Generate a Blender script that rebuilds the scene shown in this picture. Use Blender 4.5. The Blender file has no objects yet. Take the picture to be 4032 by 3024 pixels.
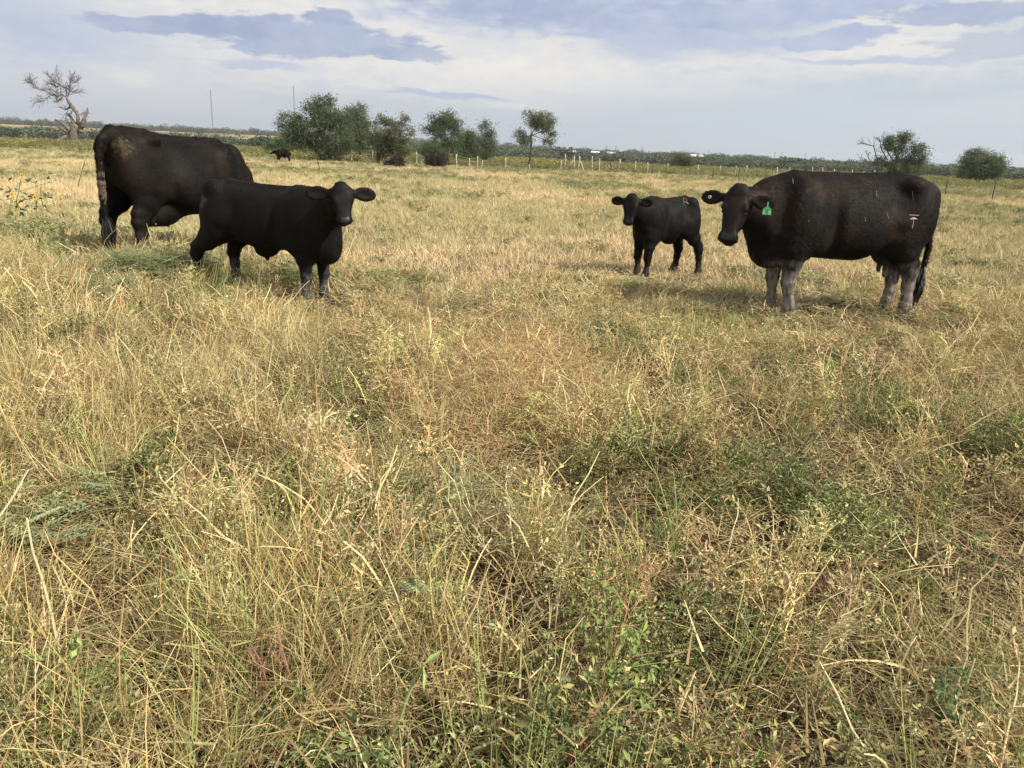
import bpy, bmesh, math, random
import numpy as np
from mathutils import Vector, Matrix, Quaternion, noise as mnoise
from mathutils.bvhtree import BVHTree

rng = np.random.default_rng(7)
random.seed(7)
sc = bpy.context.scene
COL = sc.collection

# ------------------------------------------------------------------ camera
FPX = 3028.0            # focal length in photo pixels (4032 wide)
CAM_H = 1.45
PITCH = math.radians(16.8)
ROLL = 0.040
c_f = np.array([0, math.cos(PITCH), -math.sin(PITCH)])
c_u0 = np.array([0, math.sin(PITCH), math.cos(PITCH)])
c_r0 = np.array([1.0, 0, 0])
c_u = c_u0 * math.cos(ROLL) - c_r0 * math.sin(ROLL)
c_r = c_r0 * math.cos(ROLL) + c_u0 * math.sin(ROLL)
CAM = np.array([0, 0, CAM_H])
cam_data = bpy.data.cameras.new('camera')
cam_data.sensor_width = 36.0
cam_data.lens = FPX / 4032 * 36.0
cam_data.clip_start = 0.05
cam_data.clip_end = 20000
cam = bpy.data.objects.new('camera', cam_data)
m = Matrix([[c_r[i], c_u[i], -c_f[i]] for i in range(3)]).to_4x4()
m.translation = CAM
cam.matrix_world = m
COL.objects.link(cam)
sc.camera = cam

# ------------------------------------------------------------------ world, sun, exposure
SUN_EL, SUN_AZ = math.radians(40), math.radians(116)     # azimuth clockwise from +Y (view direction)
sun_dir = Vector((math.cos(SUN_EL) * math.sin(SUN_AZ), math.cos(SUN_EL) * math.cos(SUN_AZ), math.sin(SUN_EL)))
sd = bpy.data.lights.new('sun', 'SUN')
sd.energy = 5.0
sd.angle = math.radians(2.0)
sd.color = (1.0, 0.93, 0.80)
sun = bpy.data.objects.new('sun', sd)
sun.rotation_euler = sun_dir.to_track_quat('Z', 'Y').to_euler()
sun.location = (0, 0, 40)
COL.objects.link(sun)

world = bpy.data.worlds.new('World')
sc.world = world
world.use_nodes = True


class NT:
    """tiny helper for node graphs"""
    def __init__(self, tree):
        self.t = tree

    def n(self, kind, **kw):
        nd = self.t.nodes.new(kind)
        for k, v in kw.items():
            setattr(nd, k, v)
        return nd

    def link(self, a, b):
        self.t.links.new(a, b)

    def _in(self, sock, v):
        if hasattr(v, 'is_output'):
            self.link(v, sock)
        else:
            sock.default_value = v

    def math(self, op, a, b=0.0, c=0.0, clamp=False):
        nd = self.n('ShaderNodeMath', operation=op, use_clamp=clamp)
        for s, v in zip(nd.inputs, (a, b, c)):
            self._in(s, v)
        return nd.outputs[0]

    def vec(self, op, a, b=(0, 0, 0), scale=1.0):
        nd = self.n('ShaderNodeVectorMath', operation=op)
        self._in(nd.inputs[0], a)
        self._in(nd.inputs[1], b)
        self._in(nd.inputs[3], scale)
        return nd.outputs[0]

    def mix(self, f, a, b, blend='MIX'):
        nd = self.n('ShaderNodeMix', data_type='RGBA', blend_type=blend)
        self._in(nd.inputs[0], f)
        for s, v in ((nd.inputs[6], a), (nd.inputs[7], b)):
            if not hasattr(v, 'is_output') and len(v) == 3:
                v = (*v, 1)
            self._in(s, v)
        return nd.outputs[2]

    def noise(self, vec, scale=5.0, detail=4.0, rough=0.55, dist=0.0):
        nd = self.n('ShaderNodeTexNoise')
        if vec is not None:
            self.link(vec, nd.inputs['Vector'])
        nd.inputs['Scale'].default_value = scale
        nd.inputs['Detail'].default_value = detail
        nd.inputs['Roughness'].default_value = rough
        nd.inputs['Distortion'].default_value = dist
        return nd.outputs[0]

    def step(self, v, lo, hi, a=0.0, b=1.0):
        nd = self.n('ShaderNodeMapRange', interpolation_type='SMOOTHSTEP')
        self._in(nd.inputs[0], v)
        for i, q in ((1, lo), (2, hi), (3, a), (4, b)):
            self._in(nd.inputs[i], q)
        return nd.outputs[0]

    def combine(self, x, y, z):
        nd = self.n('ShaderNodeCombineXYZ')
        for s, v in zip(nd.inputs, (x, y, z)):
            self._in(s, v)
        return nd.outputs[0]


def build_world():
    nt = world.node_tree
    nt.nodes.clear()
    g = NT(nt)
    out = g.n('ShaderNodeOutputWorld')
    bg = g.n('ShaderNodeBackground')
    g.link(bg.outputs[0], out.inputs[0])
    sky = g.n('ShaderNodeTexSky', sky_type='NISHITA')
    sky.sun_disc = False
    sky.sun_elevation = SUN_EL
    sky.sun_rotation = SUN_AZ
    sky.air_density = 1.3
    sky.dust_density = 2.2
    sky.ozone_density = 2.0
    tc = g.n('ShaderNodeTexCoord')
    d = tc.outputs['Generated']
    sep = g.n('ShaderNodeSeparateXYZ')
    g.link(d, sep.inputs[0])
    dx, dy, dz = sep.outputs
    # azimuth (0 = view direction, radians, + to the right) and elevation
    az = g.math('ARCTAN2', dx, dy)
    el = g.math('ARCSINE', dz)
    # cloud-deck coordinates: a flat layer seen from below
    hz = g.math('MAXIMUM', g.math('ADD', dz, 0.055), 0.03)
    pl = g.combine(g.math('DIVIDE', dx, hz), g.math('DIVIDE', dy, hz), 0.0)
    ae = g.combine(az, el, 0.0)
    wn = g.n('ShaderNodeTexNoise')
    g.link(g.vec('MULTIPLY', ae, (9.0, 26.0, 1.0)), wn.inputs['Vector'])
    wn.inputs['Scale'].default_value = 1.0
    wn.inputs['Detail'].default_value = 5.0
    wn.inputs['Roughness'].default_value = 0.62
    warp = wn.outputs[0]
    ws = g.n('ShaderNodeSeparateColor')
    g.link(wn.outputs[1], ws.inputs[0])
    warp2 = ws.outputs[1]
    fine = g.noise(g.vec('MULTIPLY', ae, (34.0, 80.0, 1.0)), 1.0, 3.0, 0.6)
    streak = g.noise(g.vec('MULTIPLY', ae, (12.0, 90.0, 1.0)), 1.0, 3.0, 0.65, 0.6)
    K = 1.0 / 0.1     # the Background strength is 0.1
    col = sky.outputs[0]
    # pale, hazy blue of the low sky
    c_low = (0.58 * K, 0.645 * K, 0.725 * K)
    c_lav = (0.62 * K, 0.655 * K, 0.765 * K)
    c_cream = (0.93 * K, 0.88 * K, 0.80 * K)
    c_dark = (0.34 * K, 0.41 * K, 0.60 * K)
    c_mid = (0.42 * K, 0.49 * K, 0.69 * K)
    hazy = g.mix(g.step(az, 0.25, -0.45), c_low, c_lav)
    col = g.mix(0.85, col, hazy)
    # broad veil of high cloud
    veil = g.noise(g.vec('MULTIPLY', ae, (2.2, 13.0, 1.0)), 1.0, 4.0, 0.60, 0.4)
    vf = g.step(veil, 0.42, 0.62)
    band = g.step(el, 0.005, 0.11)
    col = g.mix(g.math('MULTIPLY', g.math('MULTIPLY', vf, band), 0.70), col, c_cream)
    # every cloud is an ellipse in azimuth/elevation whose edge the shared noise frays
    wob = g.n('ShaderNodeCombineXYZ')
    g.link(g.math('MULTIPLY_ADD', g.math('SUBTRACT', warp, 0.5), 0.13, az), wob.inputs[0])
    g.link(g.math('MULTIPLY_ADD', g.math('SUBTRACT', warp2, 0.5), 0.045, el), wob.inputs[1])
    fray = g.math('ADD', g.math('MULTIPLY', g.math('SUBTRACT', fine, 0.5), 0.95), g.math('MULTIPLY', g.math('SUBTRACT', streak, 0.5), 0.85))
    shade = g.step(g.math('ADD', g.math('MULTIPLY', warp2, 0.6), g.math('MULTIPLY', fine, 0.4)), 0.36, 0.66)
    tone = {'dark': g.mix(shade, c_dark, (0.46 * K, 0.52 * K, 0.68 * K)), 'mid': g.mix(shade, c_mid, (0.53 * K, 0.585 * K, 0.74 * K)),
            'cream': g.mix(shade, c_cream, (0.78 * K, 0.775 * K, 0.79 * K)), 'low': c_low, 'lav': c_lav}
    for (c, f, a0, e0, ra, re, soft) in SKY_BLOBS:
        ma = g.n('ShaderNodeVectorMath', operation='MULTIPLY_ADD')
        g.link(wob.outputs[0], ma.inputs[0])
        ma.inputs[1].default_value = (1 / ra, 1 / re, 0)
        ma.inputs[2].default_value = (-a0 / ra, -e0 / re, 0)
        ln = g.n('ShaderNodeVectorMath', operation='LENGTH')
        g.link(ma.outputs[0], ln.inputs[0])
        q = g.math('ADD', ln.outputs['Value'], fray)
        col = g.mix(g.step(q, soft[0], soft[1], 0.0, f), col, tone[c])
    # clouds over the rest of the dome, out of the picture: same deck, broken
    up = g.noise(pl, 0.55, 4.0, 0.58, 0.3)
    upf = g.math('MULTIPLY', g.step(up, 0.43, 0.60), g.step(el, 0.19, 0.34))
    upc = g.mix(g.step(up, 0.52, 0.72), c_cream, c_mid)
    col = g.mix(g.math('MULTIPLY', upf, 0.85), col, upc)
    g.link(col, bg.inputs[0])
    bg.inputs[1].default_value = 0.08


def sky_px(px, py):
    d = c_f + (px - 2016) / FPX * c_r + (1512 - py) / FPX * c_u
    d = d / np.linalg.norm(d)
    return math.atan2(d[0], d[1]), math.asin(d[2])


def sblob(c, f, px, py, rx, ry, soft=(1.2, 0.6)):
    a, e = sky_px(px, py)
    return (c, f, a, e, rx / FPX, ry / FPX, soft)


SOFT, MIDS, FIRM = (1.6, 0.1), (1.3, 0.5), (1.15, 0.8)
SKY_BLOBS = [
    # wide pale areas first, dark clouds over them
    sblob('cream', 0.90, 1350, 60, 900, 130, SOFT),
    sblob('cream', 0.95, 1900, 285, 1000, 105, SOFT),
    sblob('cream', 0.85, 2050, 275, 420, 40, SOFT),
    sblob('cream', 0.90, 3450, 190, 700, 90, SOFT),
    sblob('low', 0.75, 3300, 470, 1100, 130, SOFT),
    sblob('mid', 0.95, 2250, 45, 760, 90, MIDS),
    sblob('dark', 0.60, 2050, 30, 420, 70, MIDS),
    sblob('mid', 0.85, 2700, 150, 430, 60, MIDS),
    sblob('dark', 0.55, 2850, 60, 260, 40, FIRM),
    sblob('dark', 0.95, 1180, 140, 420, 62, FIRM),
    sblob('dark', 0.95, 720, 105, 300, 32, FIRM),
    sblob('dark', 0.90, 1330, 90, 130, 40, FIRM),
    sblob('dark', 0.85, 1620, 207, 160, 26, FIRM),
    sblob('mid', 0.90, 1750, 375, 240, 15, MIDS),
    sblob('mid', 0.80, 1050, 240, 170, 18, MIDS),
    sblob('mid', 0.95, 3250, 25, 420, 40, FIRM),
    sblob('mid', 0.95, 3250, 150, 240, 34, FIRM),
    sblob('dark', 0.85, 3850, 50, 260, 36, FIRM),
    sblob('dark', 0.60, 3980, 170, 220, 50, FIRM),
    sblob('mid', 0.75, 3450, 235, 330, 16, MIDS),
    sblob('mid', 0.70, 130, 130, 250, 120, SOFT),
    sblob('cream', 0.55, 470, 305, 70, 26, SOFT),
    sblob('cream', 0.55, 2060, 415, 120, 16, SOFT),
]
build_world()

sc.view_settings.view_transform = 'Standard'
sc.view_settings.look = 'None'
sc.view_settings.gamma = 1.0
sc.view_settings.use_curve_mapping = False
sc.view_settings.exposure = 0.36
sc.cycles.max_bounces = 4
sc.cycles.diffuse_bounces = 2
sc.cycles.transparent_max_bounces = 8
sc.cycles.use_denoising = True


# ------------------------------------------------------------------ general helpers
def ray(px, py):
    return c_f + (px - 2016) / FPX * c_r + (1512 - py) / FPX * c_u


def hill_h(x, y):
    """terrain height: flat pasture, a gentle rise on the left, far hills"""
    x = np.asarray(x, float)
    y = np.asarray(y, float)
    near = 0.08 * _ss(-2.0, -4.5, x) * _ss(3.0, 6.0, y) * _ss(60, 20, y)
    t = np.arctan2(x, np.maximum(y, 1e-3))
    r = np.hypot(x, y)
    left = _ss(0.12, -0.30, t)
    far = (left * 9.0 * _ss(350, 1100, r)
           + (1 - left) * 2.0 * _ss(250, 700, r)
           + 18.0 * _ss(2500, 5200, r) * _ss(0.0, 0.5, t) + 6 * _ss(1500, 4000, r))
    bump = 0.02 * np.sin(x * 1.7 + 0.6 * y) * np.sin(0.9 * y - 0.4 * x) * _ss(80, 30, r)
    return near + far + bump


def _ss(a, b, v):
    t = np.clip((v - a) / (b - a), 0, 1)
    return t * t * (3 - 2 * t)


def ground_px(px, py):
    """where the line of sight through a photo pixel meets the terrain"""
    d = ray(px, py)
    z = 0.0
    for _ in range(25):
        t = (z - CAM_H) / d[2] if d[2] < -1e-5 else 4000
        P = CAM + d * t
        z = float(hill_h(P[0], P[1]))
    return P


def at_depth(px, py, Y):
    d = ray(px, py)
    return CAM + d * Y / d[1]


def new_obj(name, me, mat=None, parent=None):
    o = bpy.data.objects.new(name, me)
    COL.objects.link(o)
    if mat is not None and hasattr(me, 'materials'):
        me.materials.append(mat)
    if parent is not None:
        o.parent = parent
    return o


def mesh_from(name, V, Fs, smooth=False):
    me = bpy.data.meshes.new(name)
    V = np.asarray(V, dtype=np.float32).reshape(-1, 3)
    if isinstance(Fs, np.ndarray) and Fs.ndim == 2:
        n, k = Fs.shape
        me.vertices.add(len(V))
        me.vertices.foreach_set('co', V.ravel())
        me.loops.add(n * k)
        me.loops.foreach_set('vertex_index', Fs.astype(np.int32).ravel())
        me.polygons.add(n)
        me.polygons.foreach_set('loop_start', np.arange(0, n * k, k, dtype=np.int32))
        me.polygons.foreach_set('loop_total', np.full(n, k, dtype=np.int32))
        me.update(calc_edges=True)
    else:
        me.from_pydata([tuple(v) for v in V], [], [tuple(int(i) for i in f) for f in Fs])
        me.update()
    if smooth:
        me.polygons.foreach_set('use_smooth', np.ones(len(me.polygons), dtype=bool))
    return me


def tag(o, label=None, cat=None, group=None, kind=None):
    if label:
        o['label'] = label
    if cat:
        o['category'] = cat
    if group:
        o['group'] = group
    if kind:
        o['kind'] = kind
    return o


def empty(name, loc, rz=0.0):
    o = bpy.data.objects.new(name, None)
    o.location = loc
    o.rotation_euler = (0, 0, rz)
    o.empty_display_size = 0.2
    COL.objects.link(o)
    return o


def mat_new(name):
    mt = bpy.data.materials.new(name)
    mt.use_nodes = True
    nt = mt.node_tree
    b = nt.nodes['Principled BSDF']
    return mt, NT(nt), b


def mat_plain(name, col, rough=0.8, noise_amt=0.25, scale=8.0, metallic=0.0, bump=0.0):
    mt, g, b = mat_new(name)
    tc = g.n('ShaderNodeTexCoord')
    nz = g.noise(tc.outputs['Object'], scale, 5.0, 0.6)
    lo = tuple(c * (1 - noise_amt) for c in col)
    hi = tuple(min(1, c * (1 + noise_amt)) for c in col)
    g.link(g.mix(g.step(nz, 0.3, 0.7), lo, hi), b.inputs['Base Color'])
    b.inputs['Roughness'].default_value = rough
    b.inputs['Metallic'].default_value = metallic
    if bump:
        bp = g.n('ShaderNodeBump')
        bp.inputs['Strength'].default_value = bump
        bp.inputs['Distance'].default_value = 0.02
        g.link(nz, bp.inputs['Height'])
        g.link(bp.outputs[0], b.inputs['Normal'])
    return mt


def tube_mesh(V, Fs, pts, radii, sides=6, cap=True):
    """append a tapered tube along pts to vertex/face lists"""
    pts = [np.asarray(p, float) for p in pts]
    n = len(pts)
    base = len(V)
    prev = None
    for i in range(n):
        t = pts[min(i + 1, n - 1)] - pts[max(i - 1, 0)]
        t = t / (np.linalg.norm(t) + 1e-9)
        if prev is None:
            ref = np.array([0, 0, 1.0]) if abs(t[2]) < 0.9 else np.array([1.0, 0, 0])
            s = np.cross(t, ref)
        else:
            s = prev - t * (prev @ t)
        s = s / (np.linalg.norm(s) + 1e-9)
        prev = s
        w = np.cross(t, s)
        for k in range(sides):
            a = 2 * math.pi * k / sides
            V.append(pts[i] + radii[i] * (math.cos(a) * s + math.sin(a) * w))
    for i in range(n - 1):
        for k in range(sides):
            k2 = (k + 1) % sides
            Fs.append((base + i * sides + k, base + i * sides + k2, base + (i + 1) * sides + k2, base + (i + 1) * sides + k))
    if cap:
        Fs.append(tuple(base + k for k in range(sides))[::-1])
        Fs.append(tuple(base + (n - 1) * sides + k for k in range(sides)))


# ------------------------------------------------------------------ cattle: one continuous skin grown from a distance field
def hermite(xs, ys, n=240):
    """smooth interpolation table (monotone cubic)"""
    xs = np.asarray(xs, float)
    ys = np.asarray(ys, float)
    h = np.diff(xs)
    dl = np.diff(ys) / h
    mm = np.zeros(len(xs))
    mm[0], mm[-1] = dl[0], dl[-1]
    for i in range(1, len(xs) - 1):
        if dl[i - 1] * dl[i] > 0:
            w1, w2 = 2 * h[i] + h[i - 1], h[i] + 2 * h[i - 1]
            mm[i] = (w1 + w2) / (w1 / dl[i - 1] + w2 / dl[i])
    X = np.linspace(xs[0], xs[-1], n)
    k = np.clip(np.searchsorted(xs, X) - 1, 0, len(xs) - 2)
    t = (X - xs[k]) / h[k]
    Y = ((1 + 2 * t) * (1 - t) ** 2 * ys[k] + t * (1 - t) ** 2 * h[k] * mm[k]
         + t * t * (3 - 2 * t) * ys[k + 1] + t * t * (t - 1) * h[k] * mm[k + 1])
    return X, Y


class Field:
    def __init__(self, lo, hi, res):
        self.lo, self.res = np.array(lo, float), res
        self.n = [int(math.ceil((b - a) / res)) + 1 for a, b in zip(lo, hi)]
        self.d = np.full(self.n, 0.6, np.float32)
        self.ax = [np.float32(lo[i] + res * np.arange(self.n[i])) for i in range(3)]

    def _slice(self, lo, hi, pad):
        s = []
        for i in range(3):
            a = int((lo[i] - pad - self.lo[i]) / self.res)
            b = int((hi[i] + pad - self.lo[i]) / self.res) + 2
            s.append(slice(max(0, a), max(0, min(self.n[i], b))))
        return tuple(s)

    def op(self, fn, lo, hi, k=0.03, sub=False):
        s = self._slice(lo, hi, k + 3 * self.res)
        x = self.ax[0][s[0]][:, None, None]
        y = self.ax[1][s[1]][None, :, None]
        z = self.ax[2][s[2]][None, None, :]
        if min(len(self.ax[0][s[0]]), len(self.ax[1][s[1]]), len(self.ax[2][s[2]])) == 0:
            return
        d = fn(x, y, z).astype(np.float32)
        a = self.d[s]
        if sub:
            h = np.maximum(k - np.abs(-d - a), 0) / k
            self.d[s] = np.maximum(a, -d) + h * h * k / 4
        else:
            h = np.maximum(k - np.abs(d - a), 0) / k
            self.d[s] = np.minimum(a, d) - h * h * k / 4

    def ell(self, c, r, k=0.03, rot=None, sub=False):
        c = np.asarray(c, float)
        r = np.asarray(r, float)
        R = np.eye(3) if rot is None else np.asarray(rot, float)      # rows: local axes
        ext = np.sqrt(((R * r[:, None]) ** 2).sum(0))
        mr = float(r.min())

        def fn(x, y, z):
            px, py, pz = x - c[0], y - c[1], z - c[2]
            q = 0
            for i in range(3):
                q = q + ((px * R[i, 0] + py * R[i, 1] + pz * R[i, 2]) / r[i]) ** 2
            return (np.sqrt(q) - 1) * mr
        self.op(fn, c - ext, c + ext, k, sub)

    def tube(self, pts, ru, rs, side, k=0.03, k_in=None):
        """chain of elliptic tapered segments; rs: radius along 'side', ru: the other one"""
        pts = [np.asarray(p, float) for p in pts]
        S0 = np.asarray(side, float)
        # one joint distance for the whole chain, then one smooth union
        lo = np.min(pts, 0) - max(max(ru), max(rs))
        hi = np.max(pts, 0) + max(max(ru), max(rs))
        kk = k_in or k * 0.6

        def fn(x, y, z):
            acc = None
            for i in range(len(pts) - 1):
                a, b = pts[i], pts[i + 1]
                ba = b - a
                L2 = ba @ ba
                ax = ba / math.sqrt(L2)
                S = S0 - ax * (S0 @ ax)
                S = S / np.linalg.norm(S)
                U = np.cross(ax, S)
                px, py, pz = x - a[0], y - a[1], z - a[2]
                t = np.clip((px * ba[0] + py * ba[1] + pz * ba[2]) / L2, 0, 1)
                qx, qy, qz = px - t * ba[0], py - t * ba[1], pz - t * ba[2]
                R1 = ru[i] + (ru[i + 1] - ru[i]) * t
                R2 = rs[i] + (rs[i + 1] - rs[i]) * t
                u = qx * U[0] + qy * U[1] + qz * U[2]
                s_ = qx * S[0] + qy * S[1] + qz * S[2]
                w = qx * ax[0] + qy * ax[1] + qz * ax[2]
                mr = np.minimum(R1, R2)
                d = (np.sqrt((u / R1) ** 2 + (s_ / R2) ** 2 + (w / mr) ** 2) - 1) * mr
                if acc is None:
                    acc = d
                else:
                    h = np.maximum(kk - np.abs(acc - d), 0) / kk
                    acc = np.minimum(acc, d) - h * h * kk / 4
            return acc
        self.op(fn, lo, hi, k)

    def loft(self, org, axes, st, k=0.05, ex=2.3, egg=0.0):
        """body lofted along axes[0]; st rows: t, top (axes[2]+), bottom, half width (axes[1])"""
        org = np.asarray(org, float)
        A = np.asarray(axes, float)
        st = np.asarray(st, float)
        T, top = hermite(st[:, 0], st[:, 1])
        _, bot = hermite(st[:, 0], st[:, 2])
        _, wid = hermite(st[:, 0], st[:, 3])
        cor = []
        for t in (T[0], T[-1]):
            for l in (-wid.max(), wid.max()):
                for nn in (bot.min(), top.max()):
                    cor.append(org + A[0] * t + A[1] * l + A[2] * nn)
        cor = np.array(cor)

        def fn(x, y, z):
            px, py, pz = x - org[0], y - org[1], z - org[2]
            t = px * A[0, 0] + py * A[0, 1] + pz * A[0, 2]
            l = px * A[1, 0] + py * A[1, 1] + pz * A[1, 2]
            nn = px * A[2, 0] + py * A[2, 1] + pz * A[2, 2]
            tc = np.clip(t, T[0], T[-1])
            to = np.interp(tc, T, top)
            bo = np.interp(tc, T, bot)
            w = np.interp(tc, T, wid)
            c, h = (to + bo) / 2, np.maximum((to - bo) / 2, 0.01)
            v = (nn - c) / h
            w = np.maximum(w * (1 - egg * np.clip(v, -1, 1)), 0.008)
            q = (np.abs(l / w) ** ex + np.abs(v) ** ex) ** (1 / ex)
            d = (q - 1) * np.minimum(w, h)
            over = np.abs(t - tc)
            return np.where(over > 0, np.sqrt(np.maximum(d, 0) ** 2 + over ** 2) + np.minimum(d, 0) * 0, d)
        self.op(fn, cor.min(0), cor.max(0), k)

    def surface(self):
        """naive surface nets"""
        d = self.d
        n = d.shape
        s = d < 0
        cnt = np.zeros([q - 1 for q in n], np.int8)
        for i in (0, 1):
            for j in (0, 1):
                for k in (0, 1):
                    cnt += s[i:n[0] - 1 + i, j:n[1] - 1 + j, k:n[2] - 1 + k]
        act = (cnt > 0) & (cnt < 8)
        I = np.argwhere(act)
        idx = np.full(act.shape, -1, np.int32)
        idx[act] = np.arange(len(I))
        acc = np.zeros((len(I), 3), np.float64)
        num = np.zeros(len(I))
        cs = [(i, j, k) for i in (0, 1) for j in (0, 1) for k in (0, 1)]
        for a in cs:
            for b in cs:
                if b > a and sum(abs(p - q) for p, q in zip(a, b)) == 1:
                    da = d[I[:, 0] + a[0], I[:, 1] + a[1], I[:, 2] + a[2]].astype(np.float64)
                    db = d[I[:, 0] + b[0], I[:, 1] + b[1], I[:, 2] + b[2]].astype(np.float64)
                    x = (da < 0) != (db < 0)
                    t = np.where(x, da / np.where(x, da - db, 1), 0)
                    p = np.array(a)[None] + t[:, None] * (np.array(b) - np.array(a))[None]
                    acc += np.where(x[:, None], p, 0)
                    num += x
        V = self.lo + self.res * (I + acc / num[:, None])
        Fs = []
        for ax in range(3):
            o1, o2 = [(1, 2), (2, 0), (0, 1)][ax]
            sl0 = [slice(None)] * 3
            sl1 = [slice(None)] * 3
            sl0[ax] = slice(0, n[ax] - 1)
            sl1[ax] = slice(1, n[ax])
            e = np.argwhere(s[tuple(sl0)] != s[tuple(sl1)])
            e = e[(e[:, o1] > 0) & (e[:, o2] > 0) & (e[:, o1] < n[o1] - 1) & (e[:, o2] < n[o2] - 1)]
            ins = s[e[:, 0], e[:, 1], e[:, 2]]
            q = []
            for (p1, p2) in ((0, 0), (-1, 0), (-1, -1), (0, -1)):
                c = e.copy()
                c[:, o1] += p1
                c[:, o2] += p2
                q.append(idx[c[:, 0], c[:, 1], c[:, 2]])
            q = np.stack(q, 1)
            q[~ins] = q[~ins][:, ::-1]
            Fs.append(q)
        return V, np.concatenate(Fs)


def yaw_vec(deg, pitch=0.0):
    a, p = math.radians(deg), math.radians(pitch)
    return np.array([math.cos(a) * math.cos(p), math.sin(a) * math.cos(p), math.sin(p)])


def hide_material(name, base, tint, tint_amt, mud=None, mud_top=0.45, mud_amt=0.0, grey=(0.018, 0.0165, 0.0165), rump_mud=None):
    """short black coat: sheen, cow-lick relief, dusty tint by patches, dried mud up the legs"""
    mt, g, b = mat_new(name)
    tc = g.n('ShaderNodeTexCoord')
    ob = tc.outputs['Object']
    sep = g.n('ShaderNodeSeparateXYZ')
    g.link(ob, sep.inputs[0])
    big = g.noise(ob, 2.2, 3.0, 0.5)
    mid = g.noise(ob, 9.0, 4.0, 0.6)
    col = g.mix(g.math('MULTIPLY', g.step(big, 0.42, 0.60), tint_amt), base, tint)
    col = g.mix(g.math('MULTIPLY', g.step(mid, 0.45, 0.75), 0.25), col, grey)
    # fine hair streaks
    st = g.noise(g.vec('MULTIPLY', ob, (60, 60, 14)), 1.0, 3.0, 0.7)
    col = g.mix(0.35, col, g.mix(st, (0.002, 0.002, 0.002), (0.013, 0.0112, 0.010)))
    dusty = g.math('MULTIPLY', g.step(g.noise(ob, 3.1, 5.0, 0.65), 0.56, 0.74), 0.10)
    col = g.mix(dusty, col, (0.045, 0.034, 0.025))
    if mud is not None:
        mz = g.math('ADD', sep.outputs[2], g.math('MULTIPLY', g.math('SUBTRACT', g.noise(ob, 7.0, 5.0, 0.65), 0.5), 0.38))
        mf = g.step(mz, mud_top, mud_top * 0.55)
        patch = g.step(g.noise(g.vec('MULTIPLY', ob, (22, 22, 9)), 1.0, 5.0, 0.65), 0.36, 0.60)
        mf = g.math('MULTIPLY', g.math('MULTIPLY', mf, mud_amt), g.math('ADD', g.math('MULTIPLY', patch, 0.75), 0.25))
        col = g.mix(mf, col, mud)
    if rump_mud is not None:
        c, r, cc, am = rump_mud
        q = g.vec('SUBTRACT', ob, c)
        q = g.vec('DIVIDE', q, r)
        ln = g.n('ShaderNodeVectorMath', operation='LENGTH')
        g.link(q, ln.inputs[0])
        v = g.math('ADD', ln.outputs['Value'], g.math('MULTIPLY', g.math('SUBTRACT', g.noise(ob, 26.0, 6.0, 0.7), 0.5), 3.0))
        col = g.mix(g.math('MULTIPLY', g.step(v, 1.05, 0.45), am), col, cc)
    g.link(col, b.inputs['Base Color'])
    b.inputs['Roughness'].default_value = 0.60
    b.inputs['Specular IOR Level'].default_value = 0.13
    bp = g.n('ShaderNodeBump')
    bp.inputs['Strength'].default_value = 0.3
    bp.inputs['Distance'].default_value = 0.008
    hh = g.math('ADD', g.math('MULTIPLY', mid, 0.8), g.math('MULTIPLY', st, 0.35))
    g.link(g.math('ADD', hh, g.math('MULTIPLY', g.noise(ob, 4.0, 2.0, 0.5), 1.4)), bp.inputs['Height'])
    g.link(bp.outputs[0], b.inputs['Normal'])
    return mt


M_EYE, _g, _b = mat_new('eye_dark')
_b.inputs['Base Color'].default_value = (0.008, 0.006, 0.005, 1)
_b.inputs['Roughness'].default_value = 0.08
M_HOOF = mat_plain('hoof_horn', (0.028, 0.024, 0.020), 0.55, 0.4, 30)
M_SWITCH = mat_plain('tail_hair', (0.012, 0.011, 0.011), 0.5, 0.5, 40)
M_NOSE, _g, _b = mat_new('wet_nose')
_tc = _g.n('ShaderNodeTexCoord')
_v = _g.n('ShaderNodeTexVoronoi')
_v.inputs['Scale'].default_value = 160
_g.link(_tc.outputs['Object'], _v.inputs['Vector'])
_bp = _g.n('ShaderNodeBump')
_bp.inputs['Strength'].default_value = 0.35
_bp.inputs['Distance'].default_value = 0.002
_g.link(_v.outputs[0], _bp.inputs['Height'])
_g.link(_bp.outputs[0], _b.inputs['Normal'])
_b.inputs['Base Color'].default_value = (0.008, 0.007, 0.007, 1)
_b.inputs['Roughness'].default_value = 0.36
_b.inputs['Specular IOR Level'].default_value = 0.35


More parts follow.
